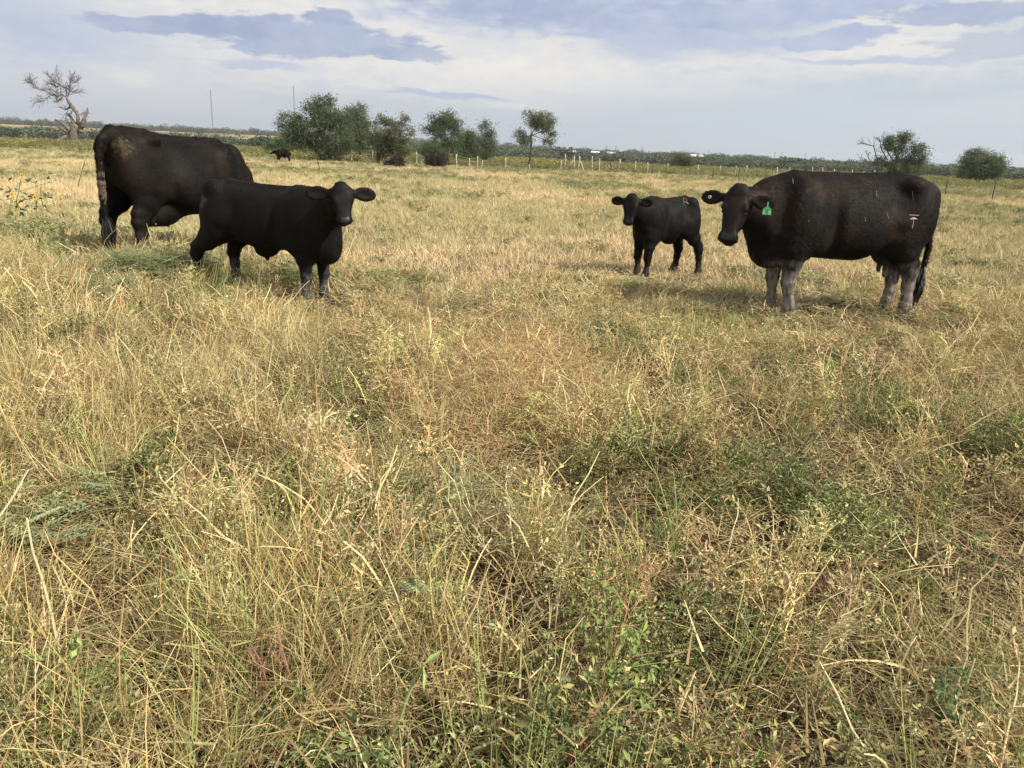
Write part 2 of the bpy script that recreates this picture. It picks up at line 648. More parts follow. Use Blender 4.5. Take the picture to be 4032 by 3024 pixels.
def coat(o, V, Q, sp, Hd, a, lat, nrm, P, HL):
    """short hair lying over the skin: down and back on the trunk, down the legs, up the face"""
    n = sp.get('hairs', 120000)
    r = np.random.default_rng(9)
    A0, B0, C0, D0 = (V[Q[:, i]] for i in range(4))
    N = np.cross(C0 - A0, D0 - B0)
    ar = np.linalg.norm(N, axis=1)
    N = N / (ar[:, None] + 1e-12)
    pick = r.choice(len(Q), n, p=ar / ar.sum())
    u, v = r.random((n, 1)), r.random((n, 1))
    p = (A0[pick] * (1 - u) + B0[pick] * u) * (1 - v) + (D0[pick] * (1 - u) + C0[pick] * u) * v
    nn = N[pick]
    rel = (p - P) @ np.stack([a, lat, nrm], 1) / HL
    on_head = (rel[:, 0] > -0.15) & (rel[:, 0] < 1.1) & (np.abs(rel[:, 1]) < 0.9) & (rel[:, 2] > -0.45)
    keep = ~(on_head & (rel[:, 0] > 0.80) & (rel[:, 2] > -0.20))
    d = np.tile(np.array([-0.8, 0.0, -0.62]), (n, 1))
    leg = _ss(0.62, 0.42, p[:, 2])[:, None]
    d = d * (1 - leg) + np.array([-0.12, 0, -1.0]) * leg
    back = _ss(0.55, 0.9, nn[:, 2])[:, None]
    d = d * (1 - back) + np.array([-1.0, 0, -0.1]) * back
    hd = np.where(on_head, 1.0, 0.0)[:, None]
    d = d * (1 - hd) + (-a * 0.75 + lat * np.sign(rel[:, 1:2]) * 0.55) * hd
    swirl = 0.45 * np.stack([vn3(p * 5.0 + 7), vn3(p * 5.0 + 31), vn3(p * 5.0 + 57)], 1)
    d = d + swirl + r.normal(0, 0.16, (n, 3))
    d = d - nn * (d * nn).sum(1, keepdims=True)
    d /= np.linalg.norm(d, axis=1, keepdims=True) + 1e-9
    s = np.cross(nn, d)
    roll = r.normal(0, 0.30, (n, 1))
    s = s * np.cos(roll) + nn * np.sin(roll)
    ln = sp.get('hair_len', 0.034) * r.uniform(0.6, 1.3, (n, 1)) * np.where(on_head, 0.6, 1.0)[:, None] * np.where(leg[:, 0] > 0.5, 0.75, 1.0)[:, None]
    w = 0.0024 * r.uniform(0.7, 1.3, (n, 1))
    lift = r.uniform(0.03, 0.14, (n, 1))
    base = p - nn * 0.001
    tri = np.stack([base - s * w, base + s * w, base + d * ln + nn * ln * lift], 1)[keep]
    F = np.arange(len(tri) * 3, dtype=np.int32).reshape(-1, 3)
    new_obj('hair', mesh_from('hair', tri.reshape(-1, 3), F), sp['mat'], o)


def vn3(q):
    """smooth noise in -1..1 from a few sines"""
    return (np.sin(q[:, 0] * 1.3 + 2.1 * np.sin(q[:, 1] * 0.9 + 0.5)) + np.sin(q[:, 2] * 1.7 + 1.3 * np.sin(q[:, 0] * 1.1))) * 0.5


def build_cattle(sp):
    """sp: dictionary of pose and proportions in the animal's own frame (x forward, y left, z up, metres)"""
    name, yaw = sp['name'], sp['yaw']
    HL = sp['head_len']
    # head frame
    fl = sp['face_yaw'] - yaw
    face = yaw_vec(fl)                                   # horizontal direction the face looks at
    pit = math.radians(sp['face_pitch'])                 # 0: nose straight down, 90: nose straight ahead
    a = np.array([0, 0, -1.0]) * math.cos(pit) + face * math.sin(pit)
    nrm = face * math.cos(pit) + np.array([0, 0, 1.0]) * math.sin(pit)
    tl = math.radians(sp.get('face_roll', 0))
    lat = np.cross(nrm, a)
    lat = lat / np.linalg.norm(lat)                      # animal's own left
    a, lat = a * math.cos(tl) + lat * math.sin(tl), lat * math.cos(tl) - a * math.sin(tl)
    P = np.array(sp['poll'], float)
    Hd = lambda t, l, n: P + (a * t + lat * l + nrm * n) * HL
    lo, hi = np.array(sp['lo'], float), np.array(sp['hi'], float)
    F = Field(lo, hi, sp['res'])
    # trunk
    tor = np.array(sp['torso'], float)
    tor[:, 3] *= sp.get('slim', 1.0)
    F.loft((0, 0, 0), ((1, 0, 0), (0, 1, 0), (0, 0, 1)), tor, 0.05, sp.get('ex', 2.25), sp.get('egg', 0.10))
    if 'spine' in sp:
        F.tube(sp['spine'], [0.035] * len(sp['spine']), [0.03] * len(sp['spine']), (0, 1, 0), 0.05)
    for c, r, k in sp.get('bulges', ()):
        for s_ in (1, -1):
            F.ell((c[0], s_ * c[1], c[2]), r, k)
    for c, r, k in sp.get('mid_bulges', ()):
        F.ell(c, r, k)
    for c, r, k in sp.get('hollows', ()):
        for s_ in (1, -1):
            F.ell((c[0], s_ * c[1], c[2]), r, k, sub=True)
    # neck
    nk = sp['neck']
    F.tube([q[:3] for q in nk], [q[3] for q in nk], [q[4] for q in nk], sp.get('neck_side', (0, 1, 0)), 0.12, 0.06)
    # legs
    hooves = []
    for lg in sp['legs']:
        F.tube([q[:3] for q in lg], [q[3] for q in lg], [q[4] for q in lg], (0, 1, 0), 0.06, 0.03)
        hooves.append(np.array(lg[-1][:3]))
    # skull
    st = np.array([(-0.10, -0.03, -0.10, 0.05), (-0.05, 0.01, -0.17, 0.095), (0.03, 0.035, -0.24, 0.175), (0.12, 0.05, -0.32, 0.215), (0.24, 0.055, -0.40, 0.225),
                   (0.36, 0.05, -0.42, 0.215), (0.50, 0.025, -0.39, 0.17), (0.65, 0.0, -0.31, 0.138), (0.78, -0.005, -0.26, 0.14),
                   (0.88, -0.01, -0.25, 0.188), (0.95, -0.025, -0.23, 0.182), (0.99, -0.055, -0.195, 0.12), (1.01, -0.09, -0.16, 0.05)])
    st[:, 3] *= sp.get('head_w', 1.0)
    st[:, 3] *= np.interp(st[:, 0], [-0.1, 0.0, 0.40, 0.60, 0.78, 1.0], [1.0, sp.get('brow', 1.0), sp.get('brow', 1.0), 1.0, sp.get('muz', 1.0), sp.get('muz', 1.0)])
    F.loft(P, (a, lat, nrm), st * HL, 0.05, 2.4, -0.16)
    R = np.array([a, lat, nrm])
    hw = sp.get('head_w', 1.0)
    for s_ in (1, -1):
        F.ell(Hd(0.34, s_ * 0.20 * hw, -0.015), np.array([0.075, 0.05, 0.065]) * HL, 0.03, R)       # brow
        F.ell(Hd(0.52, s_ * 0.15 * hw, -0.20), np.array([0.16, 0.05, 0.12]) * HL, 0.04, R)          # cheek
        F.ell(Hd(0.895, s_ * 0.085, -0.012), np.array([0.06, 0.06, 0.035]) * HL, 0.02, R)           # nostril wing
        F.ell(Hd(0.905, s_ * 0.095, 0.022), np.array([0.032, 0.026, 0.035]) * HL, 0.012, R, sub=True)
        F.ell(Hd(0.43, s_ * 0.235 * hw, -0.02), np.array([0.035, 0.03, 0.03]) * HL, 0.015, R, sub=True)
    F.ell(Hd(-0.005, 0, -0.08), np.array([0.13, 0.155, 0.12]) * HL, 0.06, R)                         # poll
    F.ell(Hd(0.60, 0, 0.0), np.array([0.26, 0.07, 0.03]) * HL, 0.05, R)                             # nose bridge
    F.ell(Hd(0.935, 0, -0.275), np.array([0.07, 0.115, 0.045]) * HL, 0.03, R)                       # chin
    # ears
    ear_ax = {}
    for s_, ed in ((1, sp['ear_l']), (-1, sp['ear_r'])):
        out, down, back = ed[:3]
        d = lat * s_ * out + a * down - nrm * back
        d = d / np.linalg.norm(d)
        cup = nrm - d * (nrm @ d) + a * 0.25
        cup = cup - d * (cup @ d)
        cup = cup / np.linalg.norm(cup)
        wv = np.cross(cup, d)
        root = Hd(0.13, s_ * 0.17, -0.10)
        Lx = sp.get('ear_len', 0.40) * HL
        ew = sp.get('ear_w', 0.14) * HL
        er = np.array([d, wv, cup])
        F.tube([root, root + d * Lx * 0.45], [0.055 * HL, 0.062 * HL], [0.05 * HL, 0.055 * HL], (0, 0, 1), 0.03)
        F.ell(root + d * Lx * 0.62, (Lx * 0.42, ew, 0.020), 0.02, er)
        F.ell(root + d * Lx * 0.64 + cup * 0.021, (Lx * 0.34, ew * 0.72, 0.017), 0.010, er, sub=True)
        ear_ax[s_] = (root, d, wv, cup, Lx)
    # udder, sheath, teats
    for c, r, k in sp.get('udder', ()):
        F.ell(c, r, k)
    for pts, r0, r1 in sp.get('teats', ()):
        F.tube(pts, [r0, r1], [r0, r1], (0, 1, 0.1), 0.015)
    # tail (bone and skin; the hair of the switch follows as a part)
    tl_ = sp['tail']
    F.tube([q[:3] for q in tl_], [q[3] for q in tl_], [q[3] for q in tl_], (0, 1, 0), 0.025, 0.02)
    V, Q = F.surface()
    me = mesh_from(name, V, Q, smooth=True)
    o = new_obj(name, me, sp['mat'])
    o.location = sp['loc']
    o.rotation_euler = (0, 0, math.radians(yaw))
    tag(o, sp['label'], sp['cat'], sp.get('group'))
    # coat lies a little unevenly
    vv = np.empty(len(me.vertices) * 3, np.float32)
    me.vertices.foreach_get('co', vv)
    bvh = BVHTree.FromPolygons([Vector(v) for v in V], [tuple(int(i) for i in q) for q in Q])
    coat(o, V, Q, sp, Hd, a, lat, nrm, P, HL)
    # eyes
    for s_ in (1, -1):
        bm = bmesh.new()
        bmesh.ops.create_uvsphere(bm, u_segments=16, v_segments=10, radius=0.040 * HL)
        em = bpy.data.meshes.new('eye')
        bm.to_mesh(em)
        bm.free()
        em.polygons.foreach_set('use_smooth', np.ones(len(em.polygons), bool))
        e = new_obj('eye', em, M_EYE, o)
        e.location = Hd(0.425, s_ * 0.193 * hw, -0.035)
    # bare wet nose pad: a thin shell over the front of the muzzle
    nv, nf, grid = [], [], {}
    NU, NW = 15, 12
    for i in range(NU):
        for j in range(NW):
            u = (i / (NU - 1) - 0.5) * 2
            w = j / (NW - 1)
            half = 0.085 + 0.03 * math.sin(w * math.pi)
            org = Hd(0.845 + 0.135 * w - 0.02 * u * u * (1 - w), u * half, 0.25)
            dr = -(nrm * 1.0 + a * (-0.0))
            hit = bvh.ray_cast(Vector(org), Vector(dr))
            if hit[0] is not None and (hit[0] - Vector(org)).length < 0.42 * HL:
                grid[i, j] = len(nv)
                nv.append(np.array(hit[0]) + nrm * 0.0022)
    for i in range(NU - 1):
        for j in range(NW - 1):
            ks = [(i, j), (i + 1, j), (i + 1, j + 1), (i, j + 1)]
            if all(k in grid for k in ks):
                nf.append([grid[k] for k in ks])
    if nf:
        new_obj('nose', mesh_from('nose', nv, nf, True), M_NOSE, o)
    # hooves: two claws each
    for hpos in hooves:
        hv, hf = [], []
        hs = sp['hoof'] * 0.85
        for s_ in (1, -1):
            base = len(hv)
            ring = 10
            for lev, (zz, fx, bx, ww) in enumerate(((0.0, 0.085, 0.05, 0.034), (0.03, 0.078, 0.05, 0.033), (0.062, 0.05, 0.045, 0.030), (0.085, 0.035, 0.04, 0.026))):
                for k in range(ring):
                    an = 2 * math.pi * k / ring
                    cx, sy = math.cos(an), math.sin(an)
                    hv.append((hpos[0] + hs * (cx * (fx if cx > 0 else bx)), hpos[1] + hs * (s_ * 0.035 + sy * ww), hs * zz))
            for lev in range(3):
                for k in range(ring):
                    k2 = (k + 1) % ring
                    hf.append((base + lev * ring + k, base + lev * ring + k2, base + (lev + 1) * ring + k2, base + (lev + 1) * ring + k))
            hf.append(tuple(base + k for k in range(ring))[::-1])
            hf.append(tuple(base + 3 * ring + k for k in range(ring)))
        new_obj('hoof', mesh_from('hoof', hv, hf, True), M_HOOF, o)
    # switch of the tail: long hair
    sv, sf = [], []
    end = np.array(tl_[-1][:3])
    pre = np.array(tl_[-2][:3])
    dn = (end - pre) / np.linalg.norm(end - pre)
    SL, SW = sp['switch']
    rr = np.random.default_rng(3)
    for k in range(150):
        st_ = pre + (end - pre) * rr.uniform(0.1, 1.0)
        an = rr.uniform(0, 2 * math.pi)
        rad = math.sqrt(rr.uniform(0, 1)) * SW
        off = np.array([math.cos(an), math.sin(an), 0]) * rad
        ln = SL * rr.uniform(0.55, 1.0)
        pts = [st_ + off * 0.12, st_ + off * 0.6 + dn * ln * 0.3, st_ + off * 1.0 + dn * ln * 0.6 + np.array([0, 0, -0.02]) * ln,
               st_ + off * 0.55 + dn * ln * 0.9 + np.array([0, 0, -0.12]) * ln]
        tube_mesh(sv, sf, pts, [0.006, 0.0075, 0.006, 0.0015], 3, False)
    new_obj('tail_switch', mesh_from('tail_switch', sv, sf), M_SWITCH, o)
    return o, bvh, Hd, (a, lat, nrm), ear_ax


def on_skin(o, bvh, sp, pts_px, width, mat, name, lift=0.003, side=None):
    """a thin mark lying on the hide: the photo's stroke is followed over the skin from the camera's side"""
    Mi = (Matrix.Translation(sp['loc']) @ Matrix.Rotation(math.radians(sp['yaw']), 4, 'Z')).inverted()
    oc = Mi @ Vector(CAM)
    P, N = [], []
    for px, py in pts_px:
        d = Mi.to_3x3() @ Vector(ray(px, py)).normalized()
        hit = bvh.ray_cast(oc, d)
        if hit[0] is None:
            continue
        P.append(np.array(hit[0]))
        N.append(np.array(hit[1]) if hit[1].dot(d) < 0 else -np.array(hit[1]))
    if len(P) < 2:
        return None
    V, Fs = [], []
    for i in range(len(P)):
        t = P[min(i + 1, len(P) - 1)] - P[max(i - 1, 0)]
        s_ = np.cross(t, N[i])
        s_ = s_ / (np.linalg.norm(s_) + 1e-9)
        w = (width[i] if hasattr(width, '__len__') else width) / 2
        for q, l in ((-1, 0.0), (-0.6, lift), (0.6, lift), (1, 0.0)):
            V.append(P[i] + s_ * w * q + N[i] * (l + 0.001))
    for i in range(len(P) - 1):
        for k in range(3):
            Fs.append((i * 4 + k, i * 4 + k + 1, i * 4 + 4 + k + 1, i * 4 + 4 + k))
    return new_obj(name, mesh_from(name, V, Fs, True), mat, o)


def seg_px(a, b, n=8):
    return [(a[0] + (b[0] - a[0]) * i / (n - 1), a[1] + (b[1] - a[1]) * i / (n - 1)) for i in range(n)]


def front_leg(x, y, top, knee_z, r, hoof_dx=0.0, knee_dx=0.02):
    """x, y: where the hoof stands"""
    xk = x + knee_dx
    return [(xk - 0.05, y * 0.92, top, 0.16 * r, 0.085 * r), (xk - 0.03, y * 0.96, top * 0.80 + knee_z * 0.2, 0.125 * r, 0.085 * r), (xk - 0.01, y, top * 0.40 + knee_z * 0.6, 0.088 * r, 0.070 * r),
            (xk, y, knee_z + 0.05 * r, 0.064 * r, 0.060 * r), (xk + 0.004, y, knee_z - 0.03 * r, 0.062 * r, 0.058 * r), (xk - 0.004, y, knee_z * 0.72, 0.044 * r, 0.040 * r),
            (x + knee_dx * 0.4, y, knee_z * 0.48, 0.040 * r, 0.037 * r), (x, y, knee_z * 0.32, 0.052 * r, 0.048 * r), (x + 0.015, y, 0.10 * r, 0.044 * r, 0.045 * r), (x + 0.03 * r, y, 0.05 * r, 0.050 * r, 0.052 * r)]


def hind_leg(x, y, hip, stifle, hock, r):
    """hip, stifle, hock: (x, z); x, y: where the hoof stands"""
    hx, hz = hock
    return [(hip[0], y * 0.75, hip[1], 0.20 * r, 0.10 * r), (hip[0] * 0.45 + stifle[0] * 0.55, y * 0.9, hip[1] * 0.5 + stifle[1] * 0.5, 0.205 * r, 0.105 * r),
            (stifle[0] * 0.8 + hx * 0.2, y * 0.98, stifle[1], 0.165 * r, 0.095 * r),
            (stifle[0] * 0.42 + hx * 0.58, y, stifle[1] * 0.5 + hz * 0.5 + 0.02, 0.118 * r, 0.078 * r), (hx + 0.020, y, hz + 0.06 * r, 0.082 * r, 0.056 * r),
            (hx + 0.004, y, hz - 0.01, 0.075 * r, 0.053 * r), (hx * 0.72 + x * 0.28 + 0.004, y, hz * 0.70, 0.055 * r, 0.044 * r), (hx * 0.35 + x * 0.65, y, hz * 0.44, 0.048 * r, 0.041 * r),
            (x, y, hz * 0.28, 0.054 * r, 0.049 * r), (x + 0.015, y, 0.10 * r, 0.045 * r, 0.045 * r), (x + 0.025 * r, y, 0.05 * r, 0.049 * r, 0.049 * r)]


def world_at(px, py, yaw, org, lat=0.0):
    """photo pixel on the animal's own lengthwise vertical plane -> its local x, z"""
    h = np.array([math.cos(math.radians(yaw)), math.sin(math.radians(yaw))])
    L = np.array([-h[1], h[0]])
    O = np.array([org[0] + L[0] * lat, org[1] + L[1] * lat, 0])
    n = np.array([L[0], L[1], 0])
    d = ray(px, py)
    q = CAM + d * (n @ (O - CAM)) / (n @ d)
    return float((q[:2] - np.array(org[:2])) @ h), float(q[2] - org[2])


# ---- cow with the green ear tag (right)
SP_A = dict(
    name='cow', yaw=-172.3, loc=(3.295, 7.69, 0.0), res=0.0105, head_len=0.49, hoof=1.0,
    label='big black brown cow standing broadside with a green tag hanging from one ear', cat='cow', group='black cattle in the pasture',
    mat=hide_material('hide_brown_black', (0.0075, 0.0055, 0.0048), (0.034, 0.018, 0.012), 0.75, (0.27, 0.235, 0.21), 0.60, 0.92),
    lo=(-1.05, -0.72, -0.02), hi=(1.75, 0.86, 1.52),
    torso=[(-0.705, 1.20, 1.06, 0.03), (-0.69, 1.245, 0.96, 0.12), (-0.655, 1.285, 0.87, 0.19), (-0.59, 1.325, 0.80, 0.235), (-0.51, 1.360, 0.74, 0.265),
           (-0.40, 1.385, 0.70, 0.285), (-0.2, 1.368, 0.63, 0.33), (0.04, 1.356, 0.555, 0.375), (0.25, 1.352, 0.562, 0.37),
           (0.5, 1.354, 0.575, 0.32), (0.7, 1.352, 0.53, 0.275), (0.82, 1.325, 0.49, 0.24), (0.94, 1.27, 0.535, 0.20),
           (1.03, 1.20, 0.64, 0.16), (1.10, 1.10, 0.76, 0.11), (1.14, 1.0, 0.86, 0.04)],
    egg=0.20, slim=0.90, spine=[(-0.58, 0, 1.315), (-0.36, 0, 1.362), (-0.1, 0, 1.343), (0.3, 0, 1.335), (0.7, 0, 1.335)],
    bulges=[((-0.40, 0.215, 1.30), (0.07, 0.05, 0.05), 0.12), ((-0.64, 0.13, 1.19), (0.06, 0.05, 0.07), 0.08),
            ((0.50, 0.26, 0.76), (0.10, 0.05, 0.13), 0.06), ((0.70, 0.20, 1.00), (0.13, 0.10, 0.28), 0.10), ((0.92, 0.15, 0.84), (0.10, 0.09, 0.11), 0.08), ((-0.36, 0.20, 0.80), (0.07, 0.07, 0.12), 0.06), ((-0.53, 0.17, 0.97), (0.18, 0.13, 0.28), 0.14)],
    mid_bulges=[((0.87, 0.0, 0.615), (0.17, 0.085, 0.13), 0.10)],
    hollows=[((-0.24, 0.335, 1.16), (0.10, 0.07, 0.13), 0.09), ((-0.27, 0.345, 0.74), (0.04, 0.06, 0.15), 0.08), ((0.37, 0.365, 0.88), (0.035, 0.06, 0.26), 0.08), ((0.92, 0.265, 1.02), (0.05, 0.06, 0.2), 0.12)],
    neck=[(0.80, 0.00, 1.00, 0.28, 0.18), (1.00, 0.04, 1.02, 0.215, 0.155), (1.18, 0.12, 1.04, 0.165, 0.13), (1.27, 0.18, 1.05, 0.13, 0.115)],
    legs=[front_leg(0.665, 0.20, 0.72, 0.375, 1.04, knee_dx=0.045), front_leg(0.675, -0.17, 0.72, 0.375, 1.04, knee_dx=0.02),
          hind_leg(-0.545, 0.20, (-0.45, 1.0), (-0.34, 0.80), (-0.535, 0.475), 1.08), hind_leg(-0.60, -0.18, (-0.48, 1.0), (-0.40, 0.80), (-0.605, 0.475), 1.06)],
    poll=(1.345, 0.27, 1.195), face_yaw=246.0, face_pitch=22.0, face_roll=-4.0, ear_l=(1.0, 0.02, 0.12), ear_r=(1.0, 0.10, 0.05), ear_len=0.50, ear_w=0.135,
    udder=[((-0.42, 0.0, 0.62), (0.19, 0.13, 0.12), 0.08), ((-0.50, 0.0, 0.57), (0.10, 0.11, 0.09), 0.06)],
    teats=[((( -0.34, 0.09, 0.56), (-0.335, 0.10, 0.43)), 0.038, 0.026), (((-0.45, 0.10, 0.54), (-0.445, 0.12, 0.375)), 0.046, 0.030),
           (((-0.36, -0.06, 0.54), (-0.36, -0.06, 0.45)), 0.028, 0.02), (((-0.54, -0.06, 0.52), (-0.54, -0.06, 0.43)), 0.032, 0.022)],
    tail=[(-0.60, 0, 1.305, 0.05), (-0.68, 0, 1.25, 0.042), (-0.73, 0.02, 1.12, 0.034), (-0.755, 0.06, 0.90, 0.028), (-0.75, 0.09, 0.72, 0.025), (-0.735, 0.10, 0.56, 0.024), (-0.725, 0.10, 0.46, 0.024)],
    switch=(0.40, 0.06),
)

# ---- calf in front of the left cow
SP_L = dict(
    name='calf', yaw=-24.0, loc=(-2.504, 7.493, 0.0), res=0.0095, head_len=0.325, head_w=1.10, brow=1.17, muz=0.97, hoof=0.85,
    hairs=85000, hair_len=0.028,
    label='big black calf facing the camera with both ears spread, standing before the left cow', cat='calf', group='black cattle in the pasture',
    mat=hide_material('hide_black', (0.0042, 0.0039, 0.0037), (0.0140, 0.0088, 0.0055), 0.7, (0.30, 0.31, 0.34), 0.36, 0.22,
                      rump_mud=((-0.50, -0.12, 0.90), (0.12, 0.18, 0.09), (0.13, 0.10, 0.065), 0.7)),
    lo=(-0.98, -0.62, -0.02), hi=(1.50, 0.60, 1.28),
    torso=[(-0.525, 0.93, 0.82, 0.03), (-0.51, 0.975, 0.74, 0.10), (-0.475, 1.015, 0.67, 0.16), (-0.41, 1.055, 0.60, 0.195), (-0.32, 1.070, 0.57, 0.205),
           (-0.2, 1.058, 0.525, 0.225), (0.0, 1.045, 0.475, 0.245), (0.2, 1.038, 0.462, 0.25), (0.40, 1.036, 0.475, 0.23), (0.55, 1.038, 0.47, 0.205),
           (0.68, 1.01, 0.43, 0.18), (0.80, 0.935, 0.425, 0.155), (0.88, 0.84, 0.46, 0.12), (0.935, 0.74, 0.52, 0.07), (0.955, 0.66, 0.58, 0.03)],
    egg=0.14, slim=0.88,
    spine=[(-0.44, 0, 1.03), (-0.3, 0, 1.05), (0.0, 0, 1.03), (0.5, 0, 1.02)],
    hollows=[((-0.14, 0.245, 0.86), (0.07, 0.05, 0.10), 0.08), ((0.36, 0.245, 0.66), (0.03, 0.04, 0.18), 0.08), ((-0.20, 0.235, 0.57), (0.04, 0.05, 0.08), 0.06)],
    bulges=[((-0.40, 0.15, 1.02), (0.06, 0.045, 0.05), 0.08), ((0.58, 0.14, 0.75), (0.13, 0.08, 0.22), 0.12), ((-0.43, 0.12, 0.76), (0.15, 0.10, 0.22), 0.12),
            ((0.76, 0.10, 0.60), (0.10, 0.08, 0.13), 0.10)],
    mid_bulges=[((0.84, 0, 0.50), (0.10, 0.07, 0.10), 0.08), ((0.10, 0, 0.45), (0.09, 0.05, 0.045), 0.06)],
    neck=[(0.62, 0.0, 0.80, 0.215, 0.14), (0.82, -0.04, 0.87, 0.165, 0.115), (1.00, -0.09, 0.94, 0.125, 0.095), (1.085, -0.13, 0.98, 0.105, 0.085)],
    legs=[front_leg(0.645, -0.13, 0.58, 0.29, 0.82, knee_dx=0.02), front_leg(0.65, 0.13, 0.58, 0.29, 0.80, knee_dx=0.01),
          hind_leg(-0.68, -0.14, (-0.39, 0.80), (-0.30, 0.62), (-0.68, 0.375), 0.86), hind_leg(-0.42, 0.13, (-0.48, 0.80), (-0.28, 0.62), (-0.46, 0.375), 0.86)],
    poll=(1.125, -0.18, 1.10), face_yaw=-70.0, face_pitch=21.0, face_roll=1.5, ear_l=(1.0, 0.10, 0.05), ear_r=(1.0, -0.02, 0.10), ear_len=0.74, ear_w=0.19,
    udder=[((0.08, 0.0, 0.435), (0.10, 0.05, 0.05), 0.05)],
    teats=[(((0.09, 0.0, 0.43), (0.10, 0.0, 0.375)), 0.03, 0.02)],
    tail=[(-0.44, 0, 1.005, 0.036), (-0.515, 0, 0.95, 0.03), (-0.55, -0.02, 0.82, 0.023), (-0.58, -0.05, 0.66, 0.018), (-0.61, -0.08, 0.55, 0.016), (-0.64, -0.10, 0.48, 0.015)],
    switch=(0.14, 0.03),
)

# ---- calf beside the tagged cow
SP_R = dict(
    name='calf', yaw=-146.0, loc=(1.905, 9.76, 0.0), res=0.0095, head_len=0.312, head_w=1.0, brow=1.06, muz=0.84, hoof=0.78,
    hairs=60000, hair_len=0.026,
    label='smaller black calf with a reddish brand on its hip, standing before the tagged cow', cat='calf', group='black cattle in the pasture',
    mat=hide_material('hide_charcoal', (0.0040, 0.0038, 0.0040), (0.0105, 0.0068, 0.0045), 0.7, (0.16, 0.13, 0.10), 0.25, 0.3),
    lo=(-0.86, -0.55, -0.02), hi=(1.1, 0.62, 1.18),
    torso=[(-0.345, 0.87, 0.78, 0.03), (-0.33, 0.915, 0.71, 0.09), (-0.30, 0.948, 0.65, 0.145), (-0.25, 0.972, 0.60, 0.175), (-0.18, 0.982, 0.56, 0.185),
           (-0.08, 0.972, 0.51, 0.20), (0.05, 0.960, 0.475, 0.215), (0.2, 0.953, 0.475, 0.21), (0.33, 0.953, 0.49, 0.19), (0.41, 0.93, 0.495, 0.165),
           (0.47, 0.870, 0.505, 0.135), (0.515, 0.79, 0.525, 0.10), (0.55, 0.71, 0.56, 0.06), (0.565, 0.65, 0.60, 0.03)],
    egg=0.14, slim=0.84,
    spine=[(-0.26, 0, 0.94), (-0.17, 0, 0.958), (0.0, 0, 0.94), (0.35, 0, 0.93)],
    hollows=[((-0.08, 0.205, 0.82), (0.06, 0.04, 0.09), 0.07), ((0.22, 0.205, 0.64), (0.025, 0.035, 0.16), 0.07)],
    bulges=[((-0.20, 0.12, 0.935), (0.05, 0.04, 0.04), 0.07), ((0.38, 0.125, 0.70), (0.11, 0.07, 0.20), 0.11), ((-0.23, 0.11, 0.72), (0.11, 0.09, 0.18), 0.11)],
    mid_bulges=[((0.44, 0, 0.56), (0.09, 0.07, 0.10), 0.08), ((0.02, 0, 0.465), (0.08, 0.04, 0.035), 0.05)],
    neck=[(0.40, 0.0, 0.76, 0.18, 0.12), (0.58, 0.03, 0.82, 0.135, 0.095), (0.73, 0.07, 0.88, 0.105, 0.08), (0.80, 0.10, 0.905, 0.09, 0.075)],
    legs=[front_leg(0.475, 0.12, 0.56, 0.29, 0.72, knee_dx=-0.01), front_leg(0.415, -0.10, 0.56, 0.29, 0.72, knee_dx=0.01),
          hind_leg(-0.44, 0.12, (-0.24, 0.75), (-0.15, 0.59), (-0.41, 0.345), 0.74), hind_leg(-0.24, -0.12, (-0.36, 0.75), (-0.18, 0.58), (-0.29, 0.345), 0.78)],
    poll=(0.825, 0.15, 0.995), face_yaw=251.0, face_pitch=17.0, face_roll=-2.0, ear_l=(1.0, -0.05, 0.10), ear_r=(1.0, 0.05, 0.05), ear_len=0.60, ear_w=0.17,
    udder=[((0.02, 0.0, 0.46), (0.07, 0.04, 0.035), 0.05)],
    tail=[(-0.27, 0, 0.94, 0.032), (-0.34, 0, 0.90, 0.026), (-0.37, 0.02, 0.80, 0.02), (-0.385, 0.06, 0.62, 0.016), (-0.40, 0.09, 0.52, 0.015), (-0.41, 0.10, 0.48, 0.014)],
    switch=(0.15, 0.025),
)

